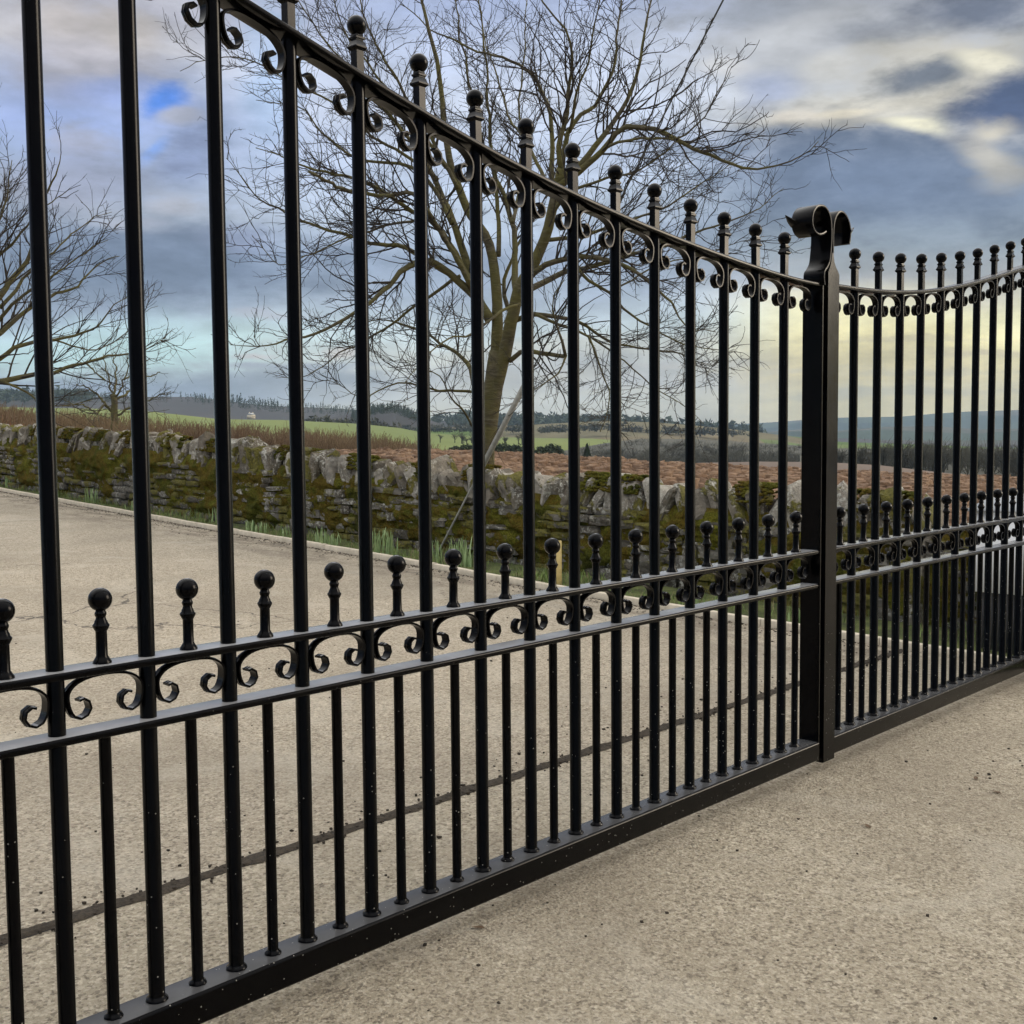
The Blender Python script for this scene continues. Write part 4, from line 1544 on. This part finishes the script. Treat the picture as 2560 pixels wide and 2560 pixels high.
def left_tree():
    T = Tree(21)
    D = 17.5
    base = np.array(at(-160, 1110, D))
    T.limb(lift([(-160, 1130), (-150, 1010), (-140, 930), (-135, 860)], D, (0, 0)), 0.24, 0.17, 12, wig=.01)
    L = [([(-140, 900), (-60, 800), (0, 740), (78, 640), (95, 590), (115, 500), (140, 440), (153, 380)], 0, -.8, .07, .005),
         ([(-150, 1000), (-70, 985), (0, 950), (87, 938), (137, 933), (186, 913), (269, 892), (319, 884), (370, 868), (415, 845)], 0, .8, .06, .004),
         ([(-145, 960), (-60, 905), (0, 900), (37, 871), (83, 857), (137, 850), (207, 830), (257, 805), (290, 768), (330, 740)], 0, -.5, .055, .004),
         ([(-140, 920), (-60, 870), (0, 830), (80, 770), (140, 735), (190, 715), (250, 660), (300, 640)], 0, .4, .055, .004),
         ([(-140, 880), (-80, 760), (-30, 640), (0, 560), (20, 470), (30, 400)], 0, -.4, .06, .005),
         ([(-135, 860), (-100, 700), (-60, 560), (-40, 420), (-30, 330)], 0, .5, .06, .006),
         ([(0, 770), (60, 700), (120, 640), (180, 590), (240, 545), (280, 530)], .2, .9, .03, .004),
         ([(-20, 820), (60, 740), (130, 690), (200, 640), (270, 600)], .2, -.9, .03, .004),
         ([(-30, 660), (40, 600), (90, 540), (130, 500), (165, 480)], 0, -1.2, .025, .004),
         ([(0, 950), (60, 980), (110, 1010), (160, 1010), (230, 1000)], 0, .2, .02, .004),
         ([(137, 850), (200, 868), (280, 860), (340, 800), (395, 765)], 0, .2, .014, .003)]
    for pts, d0, d1, r0, r1 in L:
        T.limb(lift(pts, D, (d0, d1)), r0, r1, 7, wig=.02)
    big = T.limbs[1:]
    br = T.foliage(big, 6.5, 0.5, 1.6, 0.72, 0.4, 0.006, 0.10, 5, 8, 1, 0.2, 0.13, .016)
    br2 = T.foliage(br, 5.5, 0.2, 0.8, 0.68, 0.6, 0.0034, 0.08, 4, 5, 2, 0.15, 0.14)
    T.foliage(br2, 4.5, 0.05, 0.24, 0.8, 0.7, 0.0027, 0.08, 3, 2, 3, 0.1, 0.15)
    T.finish('bare_tree', 'bare tree whose branches reach in from the left edge', None, base, BARK, TWIG)


left_tree()


def mid_tree():
    T = Tree(33)
    D = 52.0
    base = np.array(at(284, 1120, D))
    T.limb(lift([(284, 1125), (285, 1070), (287, 1020), (284, 985)], D, (0, 0)), 0.18, 0.13, 9, wig=.02)
    L = [([(286, 1030), (262, 1010), (240, 985), (215, 965), (190, 960)], 0, .8, .075, .02),
         ([(286, 1010), (300, 985), (310, 950), (316, 915), (318, 885)], 0, -.8, .05, .015),
         ([(284, 990), (270, 950), (262, 915), (258, 885)], 0, .8, .05, .015),
         ([(285, 1000), (320, 980), (345, 955), (370, 940), (400, 930)], 0, 1, .065, .02),
         ([(285, 1040), (330, 1020), (370, 1000), (410, 985), (428, 978)], 0, -1, .06, .015),
         ([(264, 1010), (240, 1030), (215, 1020), (185, 1010), (160, 1000)], 0, -1, .05, .015),
         ([(284, 985), (290, 950), (288, 920), (285, 880)], 0, 1.2, .06, .015),
         ([(262, 950), (235, 925), (210, 905), (190, 900)], 0, .6, .045, .015),
         ([(310, 950), (340, 920), (360, 900), (375, 895)], 0, .6, .045, .015)]
    for pts, d0, d1, r0, r1 in L:
        T.limb(lift(pts, D, (d0, d1)), r0, r1, 6, wig=.06)
    big = T.limbs[1:]
    br = T.foliage(big, 4.5, 0.5, 1.9, 0.85, 0.4, 0.012, 0.05, 4, 6, 1, 0.15, 0.2, .05)
    br2 = T.foliage(br, 4.0, 0.3, 0.9, 0.8, 0.6, 0.007, 0.05, 3, 4, 2, 0.15, 0.2)
    T.foliage(br2, 2.5, 0.1, 0.4, 0.9, 0.7, 0.005, 0.03, 3, 2, 3, 0.1, 0.2)
    T.finish('bare_tree', 'smaller bare tree standing in the scrub between the first two tall bars', None, base, BARK, WOODS)


mid_tree()

# ------------------------------------------------------------------ land beyond the wall
HZ = lambda px: 1079 - (px - 1280) * math.tan(-ROLL) * -1.0


def hill(name, crest, rows, m_, back=1.25, bdrop=30, jag=0.0, nx=160, seed=0):
    """crest: [(px, py, D)] skyline of this piece of land; rows: [(fraction of D, metres below the crest)] towards the viewer"""
    cx = np.array([c[0] for c in crest], float)
    cyy = np.array([c[1] for c in crest], float)
    cd = np.array([c[2] for c in crest], float)
    xs = np.linspace(cx[0], cx[-1], nx)
    V = []
    allr = [(back, -bdrop)] + [(1.0, 0.0)] + rows
    for fr, dz in allr:
        for px in xs:
            D = float(np.interp(px, cx, cd))
            py = float(np.interp(px, cx, cyy))
            top = at(px, py, D)
            d = ray(px, py)
            h = math.hypot(d.x, d.y)
            x, y = CAM.x + d.x / h * D * fr, CAM.y + d.y / h * D * fr
            zz = top.z + dz
            zz += jag * noise.noise(Vector((x / (D * .08 + 1) + seed, y / (D * .08 + 1), 0))) * (1 if fr != 1.0 else 0.3)
            V.append((x, y, zz))
    n = len(xs)
    Q = [(j * n + i, j * n + i + 1, (j + 1) * n + i + 1, (j + 1) * n + i) for j in range(len(allr) - 1) for i in range(n - 1)]
    m = MB()
    m.add(V, Q)
    return struct(name, m.mesh(name, 3.14), m_)


# far blue hills on the right
hill('far_hills', [(1000, 1075, 4300), (1500, 1076, 4300), (1850, 1060, 4300), (2060, 1046, 4300), (2150, 1043, 4300), (2250, 1041, 4300), (2330, 1034, 4300), (2420, 1028, 4300), (2560, 1024, 4300), (3000, 1000, 4300)],
     [(0.97, -8), (0.93, -30), (0.86, -70), (0.75, -110), (0.6, -150)], FARHILL, jag=12, seed=3)
hill('distant_hills', [(1600, 1100, 2600), (1850, 1085, 2600), (2000, 1074, 2600), (2100, 1077, 2600), (2220, 1068, 2600), (2330, 1066, 2600), (2450, 1074, 2600), (2600, 1070, 2600), (3000, 1060, 2600)],
     [(0.96, -6), (0.90, -22), (0.8, -45), (0.6, -80)], FARHILL, jag=8, seed=5)
# moorland ridge
hill('moor_ridge', [(-600, 975, 1500), (0, 990, 1500), (200, 990, 1500), (380, 993, 1500), (480, 992, 1500), (560, 1000, 1500), (650, 1012, 1500), (720, 1017, 1500), (830, 1021, 1500), (900, 1026, 1500), (1000, 1036, 1500), (1060, 1046, 1500),
                    (1150, 1052, 1500), (1300, 1058, 1500), (1500, 1060, 1500), (1700, 1074, 1500), (1900, 1090, 1500), (2200, 1100, 1500), (2700, 1100, 1500)],
     [(0.95, -6), (0.85, -22), (0.7, -44), (0.5, -62)], MOOR, jag=5, seed=1)
hill('wooded_knoll', [(800, 1050, 1050), (900, 1030, 1050), (935, 1020, 1050), (985, 1020, 1050), (1020, 1030, 1050), (1050, 1042, 1050), (1110, 1062, 1050)],
     [(0.97, -6), (0.9, -16), (0.8, -28)], MOOR, jag=1, nx=50)
# farmland and pasture rising out of the valley
hill('farmland', [(700, 1075, 980), (900, 1072, 980), (1060, 1069, 980), (1200, 1067, 980), (1330, 1062, 980), (1440, 1055, 980), (1520, 1052, 980), (1640, 1056, 980), (1750, 1065, 980), (1850, 1076, 980), (1950, 1088, 980), (2100, 1104, 980), (2700, 1125, 980)],
     [(0.93, -7), (0.82, -17), (0.65, -30), (0.45, -40)], LAND, jag=2.5, nx=160)
hill('pasture', [(-500, 1015, 560), (0, 1018, 560), (270, 1022, 560), (380, 1029, 560), (480, 1040, 560), (550, 1048, 560), (700, 1050, 560), (820, 1056, 560), (900, 1060, 560), (1000, 1070, 560), (1060, 1082, 560), (1200, 1092, 560), (1330, 1095, 560), (1480, 1096, 560), (1560, 1102, 560), (1700, 1120, 560)],
     [(0.92, -3), (0.8, -7.5), (0.62, -13), (0.42, -19), (0.25, -22)], PASTURE, jag=0.8, nx=160)
# rising smooth field and the near plough
hill('tilled_field', [(1350, 1178, 150), (1480, 1172, 150), (1560, 1168, 150), (1610, 1165, 150), (1660, 1161, 150), (1750, 1157, 150), (1900, 1154, 150), (2060, 1155, 150), (2200, 1163, 150), (2300, 1175, 150), (2450, 1192, 150), (2600, 1205, 150), (3000, 1230, 150)],
     [(0.9, -0.5), (0.75, -2.2), (0.55, -4.5), (0.35, -5.5)], TILTH, back=1.3, bdrop=8, nx=120)


def plough_z(px, fr):
    crest = [(-600, 1120), (0, 1130), (400, 1138), (800, 1142), (1000, 1138), (1100, 1139), (1200, 1142), (1400, 1152), (1600, 1165), (1700, 1170), (1850, 1178), (2000, 1186), (2100, 1190), (2200, 1193), (2400, 1200), (2560, 1208), (3000, 1225)]
    return float(np.interp(px, [c[0] for c in crest], [c[1] for c in crest]))


mb = MB()
NX, NY = 340, 70
V = []
for j in range(NY):
    w = j / (NY - 1)
    fr = 1.25 - 1.07 * w
    for i in range(NX):
        px = -700 + 3700 * i / (NX - 1)
        py = plough_z(px, 0)
        Dc = 46.0
        top = at(px, py, Dc)
        d = ray(px, py)
        h = math.hypot(d.x, d.y)
        D = Dc * fr
        x, y = CAM.x + d.x / h * D, CAM.y + d.y / h * D
        zn = ground(0, y) - 0.05
        k = min(1, max(0, (D - 9) / 37))
        z = zn * (1 - k) + top.z * k if fr <= 1 else top.z - 12 * (fr - 1) ** 1.5 * 3
        if x < wall_x(y) + 0.35 and fr < 0.6:
            z = min(z, ground(0, y) - 0.35)
        z += (0.13 * noise.noise(Vector((x * 1.1, y * 1.1, 0))) + 0.16 * noise.noise(Vector((x * 2.9, y * 2.9, 5)))) * (0.6 if fr > .97 else 1)
        V.append((x, y, z))
Q = [(j * NX + i, j * NX + i + 1, (j + 1) * NX + i + 1, (j + 1) * NX + i) for j in range(NY - 1) for i in range(NX - 1)]
mb.add(V, Q)
struct('ploughed_field', mb.mesh('ploughed_field'), PLOUGH)
# clods
mb = MB()
cl = [me_arrays(rock_mesh('k%d' % i, i + 80, 1, 0.45, 0.6)) for i in range(6)]
PV = np.array(V).reshape(NY, NX, 3)
for i in range(14000):
    px = R_.uniform(700, 2700)
    fr = 1.0 - 0.60 * R_.random() ** 1.3
    ii = int((px + 700) / 3700 * (NX - 1))
    jj = int((1.25 - fr) / 1.07 * (NY - 1))
    p = PV[min(NY - 2, jj), min(NX - 2, ii)]
    q = PV[min(NY - 2, jj) + 1, min(NX - 2, ii) + 1]
    a, b_ = R_.random(), R_.random()
    x, y, z = p[0] + (q[0] - p[0]) * a, p[1] + (q[1] - p[1]) * b_, p[2] * .5 + q[2] * .5
    if x < wall_x(y) + 1.0:
        continue
    s = R_.uniform(0.10, 0.36)
    drop(mb, cl[i % 6], x, y, z + s * 0.2, s, R_.uniform(0.6, 1.0))
stuff('earth_clods', mb.mesh('earth_clods'), PLOUGH, 'reddish brown clods of the ploughed field above the wall')


# scrub and hedges as masses of thin stems
def bush(mbx, P, h, w, n, r, up=0.5):
    for i in range(n):
        a = R_.uniform(0, 6.28)
        e = np.array([math.cos(a) * w * R_.uniform(0.1, 1), math.sin(a) * w * R_.uniform(0.1, 1), h * R_.uniform(0.45, 1.0)])
        m1 = e * 0.5 + np.array([0, 0, h * 0.10 * up]) + rng.normal(0, h * .04, 3)
        mbx.tube([P, P + m1, P + e], [r, r * .7, r * .35], 3, cap=False)
        for q in range(2):
            b0 = P + m1 * R_.uniform(0.8, 1) + (e - m1) * R_.uniform(0, .6)
            mbx.tube([b0, b0 + rng.normal(0, h * .13, 3) + np.array([0, 0, h * .12])], [r * .5, r * .25], 3, cap=False)


mb = MB()
for i in range(900):
    px = R_.uniform(-250, 1120)
    D = R_.uniform(44, 85)
    topy = float(np.interp(px, [-250, 0, 130, 300, 420, 560, 700, 800, 900, 1000, 1120], [990, 1008, 1022, 1040, 1046, 1056, 1064, 1068, 1078, 1096, 1122])) + R_.uniform(-6, 40)
    top = at(px, topy, D)
    h = R_.uniform(1.6, 3.2)
    bush(mb, np.array([top.x, top.y, top.z - h]), h, h * R_.uniform(0.35, 0.6), 34, 0.018 + D * .00015)
stuff('scrub', mb.mesh('scrub'), SCRUB, 'brown winter scrub behind the wall at the left')
# ground the scrub stands on
hill('rough_ground', [(-700, 1040, 92), (0, 1050, 92), (300, 1074, 92), (600, 1092, 92), (800, 1104, 92), (1000, 1118, 92), (1200, 1136, 92), (1400, 1150, 92), (1500, 1164, 92)],
     [(0.9, -0.4), (0.75, -1.2), (0.6, -2.0), (0.5, -2.5)], m_simple('rough_grass', [(0.3, (0.095, 0.062, 0.036, 1)), (0.6, (0.15, 0.11, 0.055, 1)), (0.8, (0.12, 0.12, 0.05, 1))], 0.25, 1.0), back=1.3, bdrop=6, jag=0.3, nx=90)
mb = MB()
for i in range(90):
    px = R_.uniform(-200, 135)
    D = R_.uniform(22, 30)
    top = at(px, float(np.interp(px, [-200, 0, 60, 135], [1040, 1052, 1064, 1082])) + R_.uniform(0, 10), D)
    bush(mb, np.array([top.x, top.y, top.z - 0.9]), 0.9, 0.6, 30, 0.010, 0.2)
stuff('bracken', mb.mesh('bracken'), BRACK, 'rust red dead bracken behind the wall at the far left')
mb = MB()
for i in range(150):
    px = R_.uniform(1090, 1560)
    D = R_.uniform(70, 90)
    topy = float(np.interp(px, [1090, 1150, 1250, 1400, 1560], [1120, 1124, 1128, 1134, 1152])) + R_.uniform(-3, 8)
    top = at(px, topy, D)
    bush(mb, np.array([top.x, top.y, top.z - 1.6]), 1.6, 0.9, 30, 0.02, 0.3)
stuff('briar', mb.mesh('briar'), m_simple('briar_stems', [(0.3, (0.13, 0.060, 0.042, 1)), (0.7, (0.19, 0.095, 0.065, 1))], 0.1, 1.0), 'reddish brown briars beyond the ploughed field')


def far_tree(mbx, P, h, w, n, r):
    mbx.tube([P, P + np.array([0, 0, h * .5])], [r * 2.2, r * 1.2], 4, cap=False)
    for i in range(n):
        b0 = P + np.array([0, 0, h * R_.uniform(0.22, 0.7)])
        a = R_.uniform(0, 6.28)
        q = R_.uniform(0.35, 1)
        e = b0 + np.array([math.cos(a) * w * q, math.sin(a) * w * q, (P[2] + h * R_.uniform(0.55, 1.0) - b0[2]) * (1.15 - q * .5)])
        m1 = (b0 + e) / 2 + np.array([0, 0, h * .04]) + rng.normal(0, h * .03, 3)
        mbx.tube([b0, m1, e], [r, r * .6, r * .3], 3, cap=False)
        for k in range(2):
            mbx.tube([m1, m1 + rng.normal(0, h * .10, 3) + np.array([0, 0, h * .07])], [r * .5, r * .2], 3, cap=False)


mb = MB()
for i in range(430):
    px = R_.uniform(1385, 2080)
    D = R_.uniform(300, 430)
    topy = float(np.interp(px, [1385, 1450, 1520, 1600, 1750, 1900, 2080], [1128, 1112, 1100, 1092, 1094, 1104, 1115])) + 46 * (430 - D) / 130 + R_.uniform(-4, 4)
    top = at(px, topy, D)
    h = R_.uniform(7, 10)
    far_tree(mb, np.array([top.x, top.y, top.z - h]), h, h * .42, 26, 0.10)
stuff('hillside_wood', mb.mesh('hillside_wood'), WOODS, 'grey green winter wood on the slope beyond the ploughed field')
hill('wood_slope', [(1360, 1136, 440), (1450, 1118, 440), (1520, 1106, 440), (1600, 1096, 440), (1750, 1098, 440), (1900, 1108, 440), (2080, 1120, 440), (2700, 1130, 440)],
     [(0.9, -3), (0.75, -9), (0.6, -14)], WOODS, jag=1.5, nx=80)
# woods on the right: trees one can tell apart, standing in a row above the field edge
spots = [(2102, 1120, 236), (2155, 1110, 230), (2209, 1098, 222), (2261, 1095, 224), (2310, 1098, 218), (2357, 1102, 222), (2400, 1105, 212), (2441, 1107, 206), (2481, 1104, 202), (2519, 1106, 200), (2549, 1104, 198)]
ords = ['first', 'second', 'third', 'fourth', 'fifth', 'sixth', 'seventh', 'eighth', 'ninth', 'tenth']
for i, (px, py, D) in enumerate(spots):
    m_ = MB()
    top = at(px, py + R_.uniform(-2, 2) - 4, D)
    foot = at(px, float(np.interp(px, [2050, 2200, 2560, 2700], [1168, 1176, 1214, 1225])), D)
    h = max(4.0, top.z - foot.z + 1.5)
    far_tree(m_, np.array([0, 0, 0.0]), h, h * .36, 60, 0.075)
    t = thing('bare_tree', ('grey leafless wood edge tree just left of the first tall bar of the right leaf' if i == 0 else 'grey leafless wood edge tree right of the %s tall bar of the right leaf' % ords[i - 1]), 'tree', (top.x, top.y, top.z - h), 'wood edge trees beyond the right gate leaf')
    tk = MB()
    tk.tube([np.array([0, 0, -1.0]), np.array([0, 0, h * .25]), np.array([0.1, 0, h * .6])], [0.26, 0.2, 0.1], 6)
    obj('trunk', tk.mesh('trunk', 3.14), WOODS, t)
    obj('crown', m_.mesh('crown', 3.14), WOODS, t)
mb = MB()
for i in range(130):
    px = R_.uniform(2050, 2700)
    D = R_.uniform(235, 290)
    top = at(px, float(np.interp(px, [2050, 2200, 2300, 2560, 2700], [1128, 1104, 1100, 1108, 1106])) + R_.uniform(0, 22), D)
    h = R_.uniform(5, 9)
    far_tree(mb, np.array([top.x, top.y, top.z - h]), h, h * .4, 26, 0.085)
stuff('right_wood', mb.mesh('right_wood'), WOODS, 'mass of grey winter wood behind the trees at the right')
hill('wood_floor', [(2000, 1140, 300), (2200, 1126, 300), (2350, 1120, 300), (2560, 1122, 300), (2800, 1120, 300)], [(0.85, -3), (0.7, -7), (0.55, -10)], WOODS, jag=1.0, nx=60)


# evergreens
def conifer(mbx, P, h, w, n):
    for i in range(n):
        t = R_.random() ** 0.8
        zz = h * (0.08 + 0.9 * t)
        ww = w * (1 - t) ** 0.8 * R_.uniform(0.5, 1.05)
        a = R_.uniform(0, 6.28)
        c = P + np.array([math.cos(a) * ww * .5, math.sin(a) * ww * .5, zz])
        o_ = P + np.array([math.cos(a) * ww, math.sin(a) * ww, zz - h * .04])
        sd = np.array([-math.sin(a), math.cos(a), 0]) * w * .16
        mbx.add([c + np.array([0, 0, h * .05]), o_ + sd, o_ - sd, c - sd * .5 - np.array([0, 0, h * .03])], None, [(0, 1, 2), (0, 2, 3), (1, 3, 2)])


def roundtree(mbx, P, h, w, n, leaf):
    for i in range(n):
        v = rng.normal(0, 1, 3)
        v /= np.linalg.norm(v)
        rr = R_.uniform(0.6, 1.0)
        c = P + np.array([v[0] * w * rr, v[1] * w * rr, h * .58 + v[2] * h * .42 * rr])
        c = c * 1.0 + 0.12 * w * noise.noise(Vector(c) * (2.0 / w))
        q = rng.normal(0, 1, (3, 3)) * leaf
        mbx.add([c + q[0], c + q[1], c + q[2]], None, [(0, 1, 2)])


ever = [(1140, 1116, 1134, 150, 'r'), (1168, 1112, 1132, 150, 'r'), (1255, 1108, 1132, 155, 'r'), (1290, 1112, 1134, 150, 'r'), (1380, 1111, 1140, 160, 'r'), (1468, 1108, 1150, 170, 'c'), (1355, 1118, 1138, 150, 'r')]
elabs = ['dark evergreen bush low on the pasture left of the main trunk', 'dark round evergreen just left of the main trunk', 'dark evergreen between the stay wire and the sixth tall bar',
         'dark evergreen behind the guard tube of the stay wire', 'small dark evergreen tree between the seventh and eighth tall bars', 'pointed conifer at the left end of the hillside wood', 'low dark evergreen left of the small round evergreen tree']
for (px, ty, by, D, kd), lab in zip(ever, elabs):
    top, ft = at(px, ty, D), at(px, by, D)
    h = top.z - ft.z + 1.0
    t = thing('conifer' if kd == 'c' else 'evergreen_tree', lab, 'tree', (ft.x, ft.y, ft.z - 1.0), 'evergreens below the pasture')
    m_ = MB()
    if kd == 'c':
        conifer(m_, np.zeros(3), h, h * .34, 420)
    else:
        roundtree(m_, np.zeros(3), h, h * .62, 900, h * .06)
    obj('crown', m_.mesh('crown'), CONIF, t)
    m_ = MB()
    m_.tube([np.array([0, 0, -.6]), np.array([0, 0, h * .6])], [.14, .06], 6)
    obj('trunk', m_.mesh('trunk'), BARK, t)

# ridge woods: masses of conifers and round crowns
mb = MB()
for i in range(1500):
    px = R_.uniform(-300, 1900)
    base = float(np.interp(px, [-300, 0, 200, 380, 480, 560, 650, 720, 830, 900, 1000, 1060, 1150, 1300, 1500, 1700, 1900],
                           [985, 990, 990, 993, 992, 1000, 1012, 1017, 1021, 1026, 1036, 1046, 1052, 1058, 1060, 1074, 1090]))
    if 285 < px < 470 and R_.random() < 0.8:
        continue
    D = 1500 * R_.uniform(0.88, 1.0)
    P = np.array(at(px, base + (1500 - D) * 0.09 + 2, D))
    h = R_.uniform(6, 11) * (1.2 if 560 < px < 700 or px > 1150 else 0.85)
    if px > 1080 and R_.random() < 0.75 or px < 230:
        roundtree(mb, P, h * 1.25, h * .55, 24, h * .22)
    else:
        conifer(mb, P, h, h * .30, 22)
stuff('ridge_wood', mb.mesh('ridge_wood'), CONIF, 'dark blue line of trees along the far ridge')
mb = MB()
for i in range(420):
    px = R_.uniform(880, 1062)
    ty = float(np.interp(px, [880, 930, 960, 985, 1020, 1062], [1040, 1024, 1021, 1020, 1032, 1050]))
    D = 1050 * R_.uniform(0.90, 1.0)
    P = np.array(at(px, ty + (1050 - D) * 0.12 + 3, D))
    h = R_.uniform(5, 8.5)
    conifer(mb, P, h, h * .3, 24)
stuff('knoll_plantation', mb.mesh('knoll_plantation'), CONIF, 'dark conifer plantation on the knoll left of the trunk')
# hedgerow trees across the pasture and farmland
mb = MB()
for (x0, y0, x1, y1, D, n) in [(1000, 1078, 1330, 1078, 900, 70), (1330, 1082, 1560, 1072, 850, 46), (1080, 1100, 1330, 1104, 420, 26), (760, 1062, 1000, 1080, 620, 40), (1560, 1080, 1880, 1088, 900, 60)]:
    for i in range(n):
        w = R_.random()
        P = np.array(at(x0 + (x1 - x0) * w, y0 + (y1 - y0) * w + R_.uniform(-1, 2), D))
        h = R_.uniform(3, 7) * (0.7 if D < 600 else 1)
        far_tree(mb, P - np.array([0, 0, 1.0]), h, h * .5, 14, 0.06 + D * .00012) if D < 600 else roundtree(mb, P - np.array([0, 0, 1.0]), h, h * .6, 40, h * .14)
stuff('hedgerow_trees', mb.mesh('hedgerow_trees'), WOODS, 'lines of hedgerow trees across the distant fields')

# far farmhouse on the pasture
Pf = at(628, 1045, 900)
fh = thing('farmhouse', 'tiny pale farmhouse on the far green slope between the third and fourth tall bars', 'house', Pf)
m_ = MB()
m_.box(-5, 5, -3, 3, -1, 4.2)
obj('wall', m_.mesh('wall'), KERBM, fh)
m_ = MB()
m_.add([(-5.3, -3.3, 4.2), (5.3, -3.3, 4.2), (5.3, 3.3, 4.2), (-5.3, 3.3, 4.2), (-5.3, 0, 6.8), (5.3, 0, 6.8)], [(0, 1, 5, 4), (2, 3, 4, 5), (0, 3, 2, 1)], [(0, 4, 3), (1, 2, 5)])
obj('roof', m_.mesh('roof'), GREYP, fh)
for xx in (-3.0, 0, 3.0):
    m_ = MB()
    m_.box(xx - .5, xx + .5, -3.05, -2.98, 1.6, 3.0)
    obj('window', m_.mesh('window'), DARKP, fh)
for xx in (-4.4, 4.4):
    m_ = MB()
    m_.box(xx - .45, xx + .45, -.45, .45, 5.6, 8.0)
    obj('chimney', m_.mesh('chimney'), KERBM, fh)
fh.rotation_euler = (0, 0, 0.5)
fh.scale = (0.62, 0.62, 0.55)

# ------------------------------------------------------------------ haze
mb = MB()
mb.box(-5200, 5200, -5200, 5200, -62, 190)
hz = obj('haze', mb.mesh('haze'), None)
hm = bpy.data.materials.new('haze')
hm.use_nodes = True
hm.node_tree.nodes.clear()
ho = hm.node_tree.nodes.new('ShaderNodeOutputMaterial')
hv = hm.node_tree.nodes.new('ShaderNodeVolumePrincipled')
hv.inputs['Color'].default_value = (0.58, 0.77, 1.0, 1)
hv.inputs['Density'].default_value = 0.000095
hm.node_tree.links.new(hv.outputs[0], ho.inputs['Volume'])
hz.data.materials.append(hm)
hz['kind'] = 'stuff'
